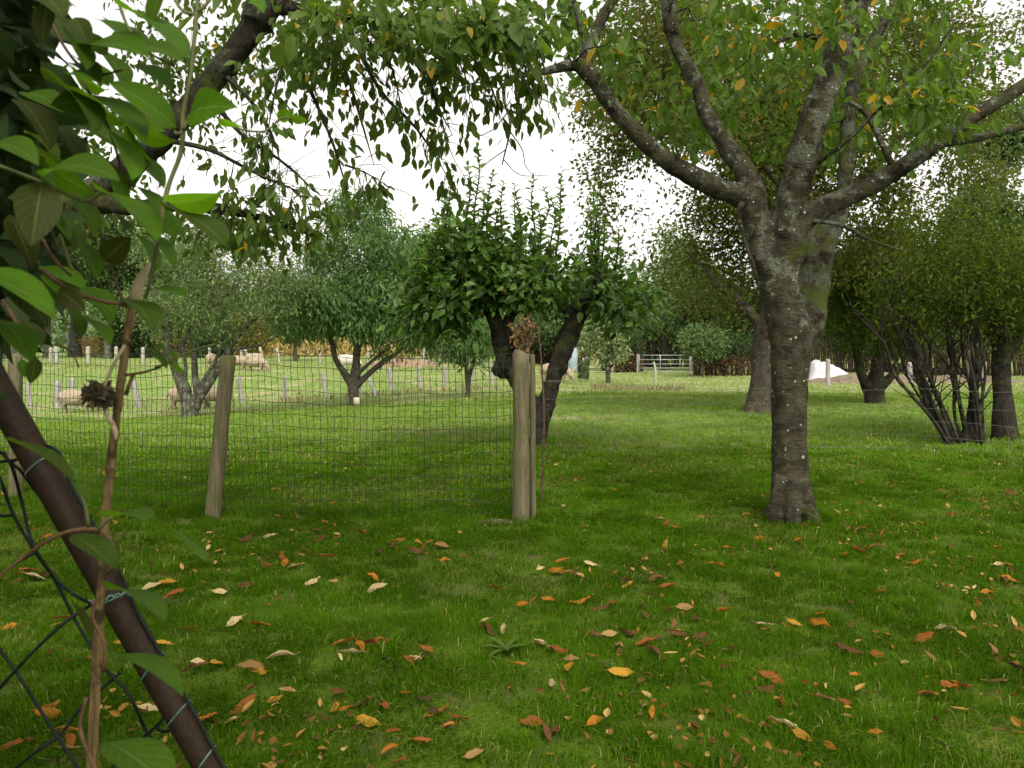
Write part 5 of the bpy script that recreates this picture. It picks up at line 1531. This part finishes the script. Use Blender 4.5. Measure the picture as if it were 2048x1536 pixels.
LV = [  # base, tip, seen width, depth base, depth tip, tint, side, curl
    (171, 93, 299, 114, 39, .72, .68, .55, 1, .3), (242, 14, 374, 118, 32, .74, .7, .6, 1, .2), (262, 130, 344, 182, 30, .76, .74, .6, 1, .3),
    (352, 255, 219, 164, 58, .7, .66, .55, 1, .3), (378, 230, 476, 216, 64, .7, .67, .65, 1, .45), (437, 237, 488, 253, 14, .7, .72, .9, -1, .2),
    (333, 402, 442, 386, 46, .7, .68, .85, -1, .25), (330, 418, 453, 492, 36, .7, .66, .3, 1, .3), (301, 579, 374, 592, 17, .72, .7, .7, 1, .2),
    (256, 600, 305, 661, 50, .7, .66, .35, 1, .3), (-70, 545, 110, 634, 56, .6, .58, .62, 1, .35), (-25, 292, 78, 330, 44, .62, .6, .5, 1, .55),
    (86, 352, 241, 362, 42, .64, .62, .5, 1, .6), (84, 366, 62, 494, 86, .62, .6, .12, 1, .2), (196, 380, 314, 483, 40, .68, .64, .55, 1, .3),
    (208, 520, 262, 474, 52, .7, .69, .08, 1, .2), (150, 190, 292, 280, 36, .72, .68, .5, 1, .3), (240, 232, 346, 283, 36, .76, .75, .95, -1, .2),
    (248, 255, 303, 323, 30, .77, .76, .95, -1, .2), (96, 160, 191, 264, 30, .7, .66, .35, 1, .35), (210, 255, 264, 360, 40, .72, .68, .8, 1, .3),
    (246, 300, 328, 378, 30, .76, .74, .45, 1, .25), (95, 8, 86, 95, 38, .66, .66, .1, 1, .2), (150, 35, 182, 97, 44, .7, .7, .25, 1, .3),
    (146, 128, 200, 168, 36, .72, .7, .3, 1, .5), (228, 425, 250, 462, 15, .74, .72, .3, 1, .2), (118, 580, 172, 622, 46, .66, .66, .06, 1, .25),
    (28, 560, 96, 655, 62, .62, .62, .08, 1, .25), (5, 640, 62, 726, 56, .64, .62, .5, 1, .3), (132, 606, 160, 680, 26, .7, .68, .45, 1, .2),
    (175, 635, 217, 690, 26, .7, .68, .5, 1, .3), (18, 880, 150, 968, 20, .62, .6, .3, 1, .2), (150, 966, 180, 1004, 18, .66, .66, .4, 1, .2),
    (219, 1034, 300, 1048, 20, .64, .6, .45, 1, .3), (300, 1048, 415, 1118, 9, .6, .57, .45, 1, .1), (147, 1070, 235, 1142, 46, .68, .66, .35, 1, .15),
    (214, 1178, 330, 1242, 28, .66, .62, .45, 1, .35), (215, 1310, 366, 1396, 38, .66, .62, .5, 1, .3), (214, 1485, 350, 1600, 80, .64, .6, .45, 1, .3),
    (143, 1205, 184, 1285, 15, .72, .72, .15, 1, .2), (74, 716, 60, 768, 30, .7, .7, .3, 1, .25), (45, 718, 50, 756, 20, .72, .72, .55, 1, .2),
    (303, 706, 334, 738, 16, .76, .75, .5, 1, .3), (334, 704, 357, 722, 11, .76, .76, .75, 1, .3), (346, 724, 373, 743, 12, .76, .75, .95, -1, .2),
    (372, 664, 395, 692, 7, .76, .76, .4, 1, .4), (330, 700, 303, 690, 9, .76, .76, .6, 1, .3),
    (556, 240, 582, 220, 26, .8, .8, .95, -1, .3), (582, 236, 616, 241, 18, .8, .8, .95, -1, .2), (545, 258, 572, 276, 12, .8, .8, .6, 1, .3), (582, 236, 586, 214, 10, .8, .8, .7, 1, .2),
    (470, -20, 528, 25, 22, .72, .7, .7, 1, .3), (330, -20, 300, 60, 26, .74, .74, .5, 1, .3), (60, -30, 130, 40, 50, .66, .64, .3, 1, .3), (120, 50, 175, 140, 34, .7, .68, .45, 1, .35),
    (180, 200, 100, 210, 50, .72, .7, .35, 1, .3), (195, 310, 245, 420, 34, .72, .7, .55, 1, .3), (150, 400, 190, 470, 40, .72, .7, .4, 1, .3), (250, 380, 300, 330, 24, .74, .74, .55, 1, .3),
    (265, 370, 320, 430, 26, .75, .72, .7, 1, .3), (270, 470, 315, 540, 26, .76, .74, .6, 1, .3), (160, 480, 190, 560, 36, .74, .72, .5, 1, .3), (85, 690, 45, 640, 34, .68, .68, .2, 1, .2), (20, 430, 65, 540, 50, .68, .68, .06, 1, .2),
    (200, 40, 262, 92, 30, .78, .76, .5, 1, .3), (215, 110, 160, 60, 30, .78, .76, .4, 1, .3), (110, 250, 160, 330, 40, .74, .72, .25, 1, .3), (40, 200, 100, 300, 54, .7, .68, .12, 1, .3)]
for l in LV:
    vleaf(l[0], l[1], l[2], l[3], l[4], l[5], l[6], l[7], l[8], l[9])
g = np.random.default_rng(321)
for _ in range(26):
    bx, by = g.uniform(50, 300), g.uniform(0, 600)
    if bx > 190 and by > 480: bx -= 120
    L_ = g.uniform(75, 125); an = g.uniform(-0.1, 1.3)
    d_ = g.uniform(0.8, 1.0)
    vleaf(bx, by, bx + L_ * math.cos(an), by + L_ * math.sin(an), L_ * g.uniform(0.22, 0.5), d_, d_ - 0.02, g.uniform(0.2, 0.75), 1 if g.random() < 0.8 else -1, g.uniform(0.1, 0.4))
stems = [
    ([(398, -30, 8), (390, 60, 8.5), (381, 150, 9), (366, 225, 9), (366, 262, 11), (360, 310, 9.5), (341, 360, 9), (328, 405, 11), (318, 470, 8.5), (302, 555, 8), (290, 598, 7)], .71, 'vine_stem'),
    ([(366, 264, 8), (352, 268, 7), (345, 254, 6)], .70, 'vine_stem'), ([(366, 262, 8), (374, 244, 7), (380, 231, 6)], .70, 'vine_stem'),
    ([(392, 28, 8), (368, 24, 7), (350, 0, 6), (345, -20, 5)], .71, 'vine_stem'), ([(390, 24, 8), (408, 14, 7), (425, -10, 6)], .71, 'vine_stem'),
    ([(-20, 325, 9), (60, 356, 9), (86, 366, 9), (130, 386, 9), (175, 401, 9), (200, 384, 8)], .64, 'vine_stem'),
    ([(80, -20, 6), (110, 60, 6), (150, 122, 6), (190, 150, 5), (245, 140, 4)], .72, 'vine_stem_brown'), ([(232, -10, 6), (260, 62, 6), (300, 106, 5), (338, 126, 4)], .76, 'vine_stem'),
    ([(85, 540, 9), (140, 580, 9), (200, 601, 8), (255, 610, 7)], .69, 'vine_stem_brown'), ([(85, 478, 6), (110, 520, 6), (142, 552, 5)], .68, 'vine_stem_brown'),
    ([(165, 160, 6), (215, 250, 6), (240, 330, 5), (248, 370, 4)], .74, 'vine_stem_brown'), ([(190, 395, 5), (200, 460, 5), (230, 560, 5), (250, 610, 5)], .75, 'vine_stem_brown'),
    ([(115, 500, 8), (120, 470, 7), (140, 530, 6), (150, 540, 5)], .67, 'vine_stem'), ([(435, 235, 5), (480, 258, 4.5), (530, 262, 4), (560, 238, 4), (582, 236, 3)], .79, 'vine_stem'),
    ([(310, 735, 5), (332, 728, 5), (360, 712, 5), (388, 700, 5), (430, 688, 3)], .76, 'vine_stem'), ([(250, 750, 6), (285, 745, 5), (320, 735, 4)], .765, 'vine_stem_brown'),
    ([(-10, 1160, 6), (45, 1116, 7), (112, 1072, 8), (170, 1058, 9), (205, 1064, 9), (228, 1092, 9), (223, 1128, 8), (214, 1146, 6)], .74, 'vine_stem_brown'),
    ([(188, 1200, 8), (186, 1240, 8), (205, 1275, 8), (212, 1310, 8), (205, 1345, 7)], .745, 'vine_stem_brown'), ([(172, 1395, 8), (160, 1450, 8), (170, 1490, 8), (195, 1545, 8)], .745, 'vine_stem_brown'),
    ([(178, 1056, 9), (170, 1010, 7), (160, 985, 5)], .70, 'vine_stem'), ([(195, 1062, 8), (215, 1040, 7), (225, 1034, 6)], .68, 'vine_stem'),
    ([(5, 600, 8), (30, 640, 8), (60, 700, 6), (72, 716, 5)], .66, 'vine_stem_brown'), ([(110, 690, 4), (140, 700, 4), (158, 735, 3)], .72, 'vine_stem_brown'), ([(85, 690, 5), (92, 650, 4), (80, 600, 4)], .7, 'vine_stem_brown')]
for rows, d, m_ in stems:
    mb = MB()
    tube(mb, spline(limb(rows, d), 0.006), 9, 0.05)
    mb.build('stem', M[m_], vine)
# dense left-edge vine leaves, shade put into their dark green, one mass
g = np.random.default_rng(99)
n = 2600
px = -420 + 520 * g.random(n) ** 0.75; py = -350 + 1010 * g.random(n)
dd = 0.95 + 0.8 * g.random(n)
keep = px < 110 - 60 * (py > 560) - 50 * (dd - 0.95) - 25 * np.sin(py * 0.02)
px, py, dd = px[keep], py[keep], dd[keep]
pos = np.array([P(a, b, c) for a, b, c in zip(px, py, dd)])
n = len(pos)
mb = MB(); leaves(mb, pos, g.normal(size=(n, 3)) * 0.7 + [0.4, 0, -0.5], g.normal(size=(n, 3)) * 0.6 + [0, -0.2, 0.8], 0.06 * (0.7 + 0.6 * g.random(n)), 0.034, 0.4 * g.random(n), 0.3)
n2 = 5000  # unseen leaf mass beside and behind the camera, added to block sky light
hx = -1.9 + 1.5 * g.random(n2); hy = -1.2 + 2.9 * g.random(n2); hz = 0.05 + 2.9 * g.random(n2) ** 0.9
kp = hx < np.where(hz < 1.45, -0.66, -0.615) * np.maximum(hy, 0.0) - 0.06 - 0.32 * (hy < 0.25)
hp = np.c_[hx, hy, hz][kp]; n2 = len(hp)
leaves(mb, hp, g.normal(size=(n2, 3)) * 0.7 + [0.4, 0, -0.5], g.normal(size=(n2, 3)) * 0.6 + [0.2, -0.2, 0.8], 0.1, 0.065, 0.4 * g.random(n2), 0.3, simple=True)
o = mb.build('inner_and_screening_leaves', M['dark_leaf'], vine, smooth=True)
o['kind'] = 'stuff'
mb = MB()
for k in range(14):
    x = random.uniform(-360, -20); d = random.uniform(1.35, 1.7)
    tube(mb, spline(limb([(x, 760, 14), (x + random.uniform(-40, 40), 450, 12), (x + random.uniform(-60, 60), 150, 10), (x + random.uniform(-80, 80), -250, 6)], d), 0.03), 7, 0.1)
mb.build('old_wood', M['dark_bark'], vine)

# ------------------------------------------------------------------ fallen leaves, each a thing
LC = {'yellow': ((0.33, 0.165, 0.018), (0.43, 0.24, 0.035)), 'orange': ((0.26, 0.095, 0.012), (0.37, 0.16, 0.02)), 'rust': ((0.17, 0.055, 0.013), (0.27, 0.1, 0.022)),
      'brown': ((0.08, 0.04, 0.014), (0.15, 0.078, 0.03)), 'tan': ((0.23, 0.13, 0.045), (0.35, 0.22, 0.085)), 'cream': ((0.36, 0.27, 0.12), (0.48, 0.38, 0.19)), 'dark': ((0.04, 0.024, 0.012), (0.085, 0.048, 0.024))}
lm = {}
for k, (a, b) in LC.items():
    m, nt, out = new_mat('fallen_' + k)
    n1 = noise_tex(nt, 35, 5, 0.7)
    oi = nt.nodes.new('ShaderNodeObjectInfo')
    col = mixc(nt, thr(nt, n1, 0.3, 0.7), a, b)
    col = mixc(nt, thr(nt, noise_tex(nt, 90, 2), 0.66, 0.74), col, (0.07, 0.035, 0.02))
    mr = nt.nodes.new('ShaderNodeMapRange'); mr.inputs['To Min'].default_value = 0.72; mr.inputs['To Max'].default_value = 1.15
    nt.links.new(oi.outputs['Random'], mr.inputs[0])
    cv = nt.nodes.new('ShaderNodeHueSaturation'); nt.links.new(mr.outputs[0], cv.inputs['Value']); nt.links.new(col, cv.inputs['Color'])
    p = principled(nt, cv.outputs[0], 0.75, n1, 0.5, 0.002, 0.06)
    tr = nt.nodes.new('ShaderNodeBsdfTranslucent'); nt.links.new(cv.outputs[0], tr.inputs[0])
    mx = nt.nodes.new('ShaderNodeMixShader'); mx.inputs[0].default_value = 0.3
    nt.links.new(p.outputs[0], mx.inputs[1]); nt.links.new(tr.outputs[0], mx.inputs[2]); nt.links.new(mx.outputs[0], out.inputs[0])
    lm[k] = m


def fallen_mesh(shape, var, mat):
    """unit-length leaf: flat, curled into a half pipe, or crumpled; with its stalk"""
    g = np.random.default_rng(var * 13 + len(shape))
    nu, nv = 7, 12
    t = np.linspace(0, 1, nv)
    hw = np.interp(t, [0, 0.08, 0.25, 0.45, 0.65, 0.82, 0.93, 1], [0.05, 0.4, 0.88, 1, 0.84, 0.48, 0.16, 0.0]) * 0.22 * (1 + 0.16 * np.array([mnoise.noise(Vector((x_ * 9, var * 5.1, 2.0))) for x_ in t]))
    C = {'flat': 1.1, 'curled': 3.0, 'crumpled': 2.0}[shape] * g.uniform(0.75, 1.25)
    bend = g.uniform(-1.1, 0.5) if shape != 'flat' else g.uniform(-0.6, 0.2)
    tw = g.uniform(-1.8, 1.8) if shape == 'crumpled' else g.uniform(-0.7, 0.7)
    V = []
    for k in range(nv):
        a0 = tw * (t[k] - 0.5)
        z0 = bend * 0.5 * (0.25 - (t[k] - 0.5) ** 2)
        for e in np.linspace(-1, 1, nu):
            ang = C * e * (hw[k] / 0.22) * 0.5 + 1e-4
            rad = hw[k] / max(0.35, C * 0.5 * hw[k] / 0.22) if C > 0.8 else 0
            if C > 0.8:
                yy_, zz_ = rad * math.sin(ang), rad * (1 - math.cos(ang))
            else:
                yy_, zz_ = e * hw[k], 0.25 * abs(e) * hw[k]
            if shape == 'crumpled':
                zz_ += 0.05 * math.sin(7 * t[k] + 4 * e + var); yy_ += 0.03 * math.sin(11 * t[k] + var)
            zz_ += 0.016 * math.sin(9 * t[k] * 2 + e * 6 + var) + (0.05 * mnoise.noise(Vector((t[k] * 5, e * 2.5, var * 7.7))))
            yy_ += 0.04 * mnoise.noise(Vector((t[k] * 7, e * 3, var * 3.3 + 20))) * abs(e)
            V.append([t[k] - 0.5, yy_ * math.cos(a0) - zz_ * math.sin(a0), z0 + yy_ * math.sin(a0) + zz_ * math.cos(a0)])
    V = np.array(V)
    idx = (np.arange(nv - 1)[:, None] * nu + np.arange(nu - 1)[None]).ravel()
    m_ = MB(); m_.add(V, np.stack([idx, idx + 1, idx + nu + 1, idx + nu], 1))
    b = V[:nu].mean(0)
    tube(m_, spline(np.array([[*b, 0.012], [b[0] - 0.13, b[1] + g.uniform(-.04, .04), b[2] + 0.03, 0.009], [b[0] - 0.26, b[1] + g.uniform(-.1, .1), b[2] + g.uniform(0, 0.08), 0.008]]), 0.08), 4)
    return m_.mesh('fallen_leaf', mat)


fm = {}
def fmesh(shape, var, colr):
    k = (shape, var, colr)
    if k not in fm:
        fm[k] = fallen_mesh(shape, var, lm[colr])
    return fm[k]


# (px, py, length px, direction degrees as seen from above, colour, shape): the leaves one notices in the photo
FL = [(1139, 1352, 42, 80, 'yellow', 'flat'), (1238, 1360, 68, 5, 'yellow', 'flat'), (1103, 1380, 30, 80, 'cream', 'curled'), (877, 1435, 64, 50, 'orange', 'flat'), (845, 1500, 46, 20, 'rust', 'flat'), (738, 1458, 56, -15, 'yellow', 'crumpled'),
      (688, 1300, 70, 40, 'orange', 'flat'), (710, 1318, 46, 30, 'cream', 'curled'), (852, 1312, 46, -50, 'rust', 'flat'), (830, 1330, 32, -30, 'cream', 'flat'), (970, 1254, 30, 0, 'cream', 'flat'), (976, 1272, 34, -60, 'brown', 'crumpled'),
      (1082, 1294, 28, -30, 'cream', 'flat'), (1220, 1282, 38, 10, 'tan', 'flat'), (1255, 1272, 40, -60, 'brown', 'crumpled'), (1350, 1282, 66, 8, 'brown', 'curled'), (1290, 1294, 60, 20, 'rust', 'curled'), (1310, 1320, 44, -55, 'brown', 'curled'),
      (1432, 1138, 34, 0, 'orange', 'crumpled'), (1555, 1160, 24, 60, 'orange', 'flat'), (1520, 1086, 30, -70, 'orange', 'flat'), (1595, 1090, 22, 40, 'orange', 'flat'), (1455, 1106, 24, 20, 'orange', 'flat'), (1330, 1095, 28, 60, 'yellow', 'flat'),
      (1890, 1270, 46, 0, 'cream', 'crumpled'), (1952, 1270, 32, 60, 'orange', 'flat'), (1956, 1218, 26, 70, 'orange', 'flat'), (1850, 1290, 56, 5, 'rust', 'flat'), (1776, 1284, 26, 60, 'orange', 'flat'), (1700, 1316, 56, -20, 'brown', 'crumpled'), (1755, 1322, 40, 20, 'rust', 'flat'),
      (1985, 1313, 34, 80, 'tan', 'flat'), (1545, 1372, 56, -25, 'rust', 'flat'), (1530, 1390, 50, 10, 'brown', 'crumpled'), (1575, 1466, 52, -55, 'cream', 'curled'), (1650, 1415, 42, -35, 'tan', 'curled'), (1565, 1418, 34, 70, 'rust', 'crumpled'), (1750, 1478, 30, -40, 'orange', 'flat'), (1605, 1492, 40, -30, 'yellow', 'flat'), (1660, 1510, 30, -60, 'orange', 'flat'),
      (1640, 1260, 38, -50, 'orange', 'crumpled'), (1640, 1240, 24, 30, 'orange', 'flat'), (1530, 1262, 34, -30, 'cream', 'flat'), (1590, 1256, 30, -50, 'yellow', 'flat'), (1770, 1195, 34, 0, 'rust', 'curled'), (1690, 1120, 30, 60, 'orange', 'flat'), (1830, 1130, 36, 10, 'orange', 'flat'), (2020, 1170, 40, -10, 'orange', 'flat'), (2000, 1140, 34, 20, 'cream', 'flat'), (1750, 1100, 50, 5, 'tan', 'crumpled'), (1855, 1055, 46, 0, 'orange', 'flat'), (1690, 1035, 30, 0, 'yellow', 'flat'), (1720, 1062, 30, 10, 'rust', 'flat'),
      (500, 1350, 56, 35, 'tan', 'curled'), (560, 1330, 50, 25, 'cream', 'curled'), (435, 1340, 34, 60, 'yellow', 'flat'), (575, 1395, 36, 5, 'tan', 'curled'), (575, 1445, 22, -70, 'cream', 'flat'), (490, 1420, 50, 55, 'rust', 'curled'), (690, 1432, 30, -10, 'orange', 'flat'), (550, 1415, 34, 10, 'yellow', 'crumpled'), (625, 1175, 34, 60, 'cream', 'crumpled'), (655, 1120, 46, 0, 'orange', 'flat'), (590, 1140, 40, 15, 'tan', 'flat'),
      (520, 1260, 46, -5, 'orange', 'flat'), (380, 1268, 36, 0, 'orange', 'flat'), (330, 1300, 40, 0, 'yellow', 'flat'), (350, 1200, 46, 40, 'rust', 'curled'), (440, 1195, 34, 0, 'cream', 'flat'), (335, 1178, 50, 20, 'yellow', 'curled'), (240, 1300, 26, 10, 'yellow', 'flat'), (130, 1475, 66, 0, 'yellow', 'crumpled'), (100, 1445, 60, 10, 'orange', 'flat'), (300, 1435, 50, 10, 'cream', 'flat'), (95, 1435, 44, 10, 'rust', 'flat'), (20, 1510, 60, 0, 'rust', 'flat'), (130, 1245, 40, 45, 'rust', 'flat'), (20, 1268, 40, 0, 'orange', 'flat'), (70, 1165, 46, 0, 'cream', 'flat'), (55, 1150, 36, 30, 'rust', 'flat'), (100, 1080, 30, 60, 'orange', 'flat'),
      (490, 1085, 50, 15, 'brown', 'crumpled'), (540, 1078, 34, 0, 'cream', 'flat'), (640, 1085, 44, 40, 'brown', 'curled'), (795, 1090, 46, 5, 'orange', 'flat'), (885, 1100, 36, 30, 'tan', 'curled'), (830, 1110, 36, -20, 'brown', 'crumpled'), (890, 1128, 30, 0, 'orange', 'crumpled'), (1080, 1150, 26, 60, 'cream', 'crumpled'), (1140, 1162, 46, -5, 'tan', 'curled'), (1125, 1130, 34, 10, 'orange', 'flat'), (1180, 1140, 30, -20, 'cream', 'flat'), (755, 1190, 44, 15, 'cream', 'curled'), (990, 1185, 30, 10, 'rust', 'crumpled'), (1045, 1222, 28, 10, 'orange', 'flat'), (1095, 1212, 34, 10, 'orange', 'flat'), (1160, 1210, 44, 0, 'orange', 'crumpled'), (1200, 1222, 50, -15, 'brown', 'curled'), (1160, 1060, 22, 0, 'orange', 'flat'), (1070, 1345, 0, 0, 'yellow', 'flat'),
      (1018, 1390, 16, 80, 'yellow', 'flat'), (1040, 1340, 34, -15, 'orange', 'flat'), (1185, 1322, 34, -5, 'orange', 'flat'), (1210, 1338, 26, -15, 'cream', 'flat'), (900, 1465, 40, 0, 'brown', 'crumpled'), (720, 1418, 50, 10, 'brown', 'crumpled'), (850, 1412, 44, 10, 'dark', 'curled'), (925, 1450, 46, 15, 'rust', 'flat'), (945, 1530, 46, 10, 'tan', 'flat'), (800, 1540, 40, 10, 'rust', 'flat'), (1100, 1525, 22, 30, 'yellow', 'flat'), (740, 1128, 0, 0, 'rust', 'flat'), (1330, 1180, 40, 0, 'rust', 'crumpled'), (1310, 1165, 34, 30, 'brown', 'crumpled'), (1250, 1170, 36, -60, 'brown', 'curled'), (1350, 1060, 26, 10, 'orange', 'flat'), (1415, 1040, 30, 0, 'tan', 'flat'), (1900, 1385, 46, 10, 'rust', 'crumpled'), (1995, 1375, 50, 5, 'tan', 'flat'), (1480, 1448, 22, 30, 'yellow', 'flat'), (1400, 1285, 40, 40, 'brown', 'crumpled'), (1465, 1340, 30, 0, 'rust', 'flat'), (1440, 1230, 40, -20, 'orange', 'curled'), (1370, 1228, 40, 0, 'tan', 'flat')]
FL = [f for f in FL if f[2]]
g = np.random.default_rng(2024)
cols = list(LC)
while len(FL) < 296:
    py = 1536 - 640 * g.random() ** 0.62 if g.random() < 0.86 else g.uniform(880, 1000)
    px = g.uniform(0, 2048)
    if py < 1000 and g.random() < 0.45:
        continue
    if py > 1040 and fbm(px / 120, py / 55, 9) < 0.5:
        continue
    d = 1.4 * F / (py - HORIZON)
    L = (0.04 + 0.085 * g.random() ** 1.3) / d * F
    c = str(g.choice(cols, p=[0.07, 0.12, 0.18, 0.29, 0.18, 0.08, 0.08]))
    if g.random() < 0.5:      # gathers beside another leaf
        q_ = FL[int(g.integers(len(FL)))]
        px = q_[0] + g.normal() * q_[2] * 0.7; py = q_[1] + g.normal() * q_[2] * 0.35
        if not (900 < py < 1536 and 0 < px < 2048): continue
        L = q_[2] * g.uniform(0.6, 1.05)
    FL.append((px, py, L, g.uniform(-90, 90), c, str(g.choice(['flat', 'curled', 'crumpled'], p=[0.2, 0.4, 0.4]))))
zones = [(0, 330, 'beside the rusty pipe'), (330, 640, 'before the leaning post'), (640, 900, 'left of the thick post'), (900, 1190, 'before the thick post'), (1190, 1450, 'left of the cherry trunk'), (1450, 1720, 'before the cherry trunk'), (1720, 9999, 'right of the cherry trunk')]
def where(px, py):
    z = [n for a, b, n in zones if a <= px < b]
    z = z[0] if z else zones[0][2]
    r = 'far' if py < 1080 else 'mid' if py < 1230 else 'near' if py < 1380 else 'nearest'
    return r + ' lawn ' + z
cname = {'yellow': 'yellow', 'orange': 'orange', 'rust': 'rust-red', 'brown': 'brown', 'tan': 'tan', 'cream': 'pale cream', 'dark': 'blackish'}
groups = {}
for i, f in enumerate(FL):
    groups.setdefault((cname[f[4]], f[5], where(f[0], f[1])), []).append(i)
labels = {}
nums = ['', 'one', 'two', 'three', 'four', 'five', 'six', 'seven', 'eight', 'nine', 'ten']
ords = ['leftmost', 'second', 'third', 'fourth', 'fifth', 'sixth', 'seventh', 'eighth', 'ninth', 'tenth']
for (c, s, w), ids in groups.items():
    if len(ids) == 1:
        labels[ids[0]] = f'{s} {c} fallen leaf on {w}'
    else:
        ids = sorted(ids, key=lambda i: FL[i][0])
        for k, i in enumerate(ids):
            o_ = 'leftmost' if k == 0 else 'rightmost' if k == len(ids) - 1 else ords[k] + ' from left'
            labels[i] = f'{o_} of {nums[min(len(ids), 10)]} {s} {c} leaves on {w}'
for i, (px, py, L, ang, c, s) in enumerate(FL):
    b = GH(px, py)
    d = b[1]
    ln = L * d / F * (1.0 if i < 130 else 0.9)
    o = bpy.data.objects.new('fallen_leaf', fmesh(s, i % 8, c))
    COL.objects.link(o)
    a = R(ang)
    o.location = (b[0], b[1], b[2] + 0.026 + 0.016 * random.random())
    o.rotation_euler = (random.uniform(-0.5, 0.7) + (math.pi if random.random() < 0.25 else 0), random.uniform(-0.35, 0.35), a + (math.pi if random.random() < 0.4 else 0))
    fs = min(0.125, max(0.045, ln / max(0.8, abs(math.cos(a)))))
    o.scale = (fs, fs, fs)
    tag(o, labels[i], 'leaf', 'fallen leaves on the lawn')

# crumbs of older leaves sunk in the grass
n = 5200
d = 2.2 + 8 * g.random(n) ** 1.2
x = g.uniform(-0.72, 0.72, n) * d
k = fbm(x * 1.5, d * 1.5, 61) > 0.4 + 0.26 * g.random(n)
x, d = x[k], d[k]; n = len(x)
th = g.uniform(0, 6.28, n)
mb = MB(); leaves(mb, np.c_[x, d, zt(x, d) + 0.018 + 0.022 * g.random(n)], np.c_[np.cos(th), np.sin(th), g.normal(size=n) * 0.3], g.normal(size=(n, 3)) * 0.5 + [0, 0, 1], 0.02 + 0.05 * g.random(n) ** 2, 0.012 + 0.018 * g.random(n), g.random(n), -0.25, 0.6)
M['litter'] = leaf_mat('litter', [(0, (0.055, 0.032, 0.012)), (0.45, (0.13, 0.07, 0.022)), (0.7, (0.23, 0.115, 0.022)), (0.88, (0.33, 0.2, 0.06)), (1, (0.4, 0.3, 0.12))], 0.25, 0.8, 0.03)
tag(mb.build('leaf_litter', M['litter'], smooth=False), 'brown crumbs of old leaves sunk in the lawn', 'leaf litter', kind='stuff')

# dandelion rosette in the lawn
db = GH(1012, 1312)
dn = thing('dandelion_plant', 'dandelion rosette of bluish green leaves in the near lawn below the thick post', 'plant', db)
mb = MB()
n = 9
th = np.linspace(0, 6.28, n, endpoint=False) + g.uniform(-0.2, 0.2, n)
leaves(mb, np.repeat(db[None] + [0, 0, 0.025], n, 0), np.c_[np.cos(th), np.sin(th), 0.25 + 0.9 * g.random(n)], np.c_[np.cos(th) * -0.3, np.sin(th) * -0.3, np.ones(n)], 0.06 + 0.07 * g.random(n), 0.028, 0.2 + 0.4 * g.random(n), 0.35, 0.4)
mb.build('leaves', M['cherry_leaf'], dn, smooth=False)
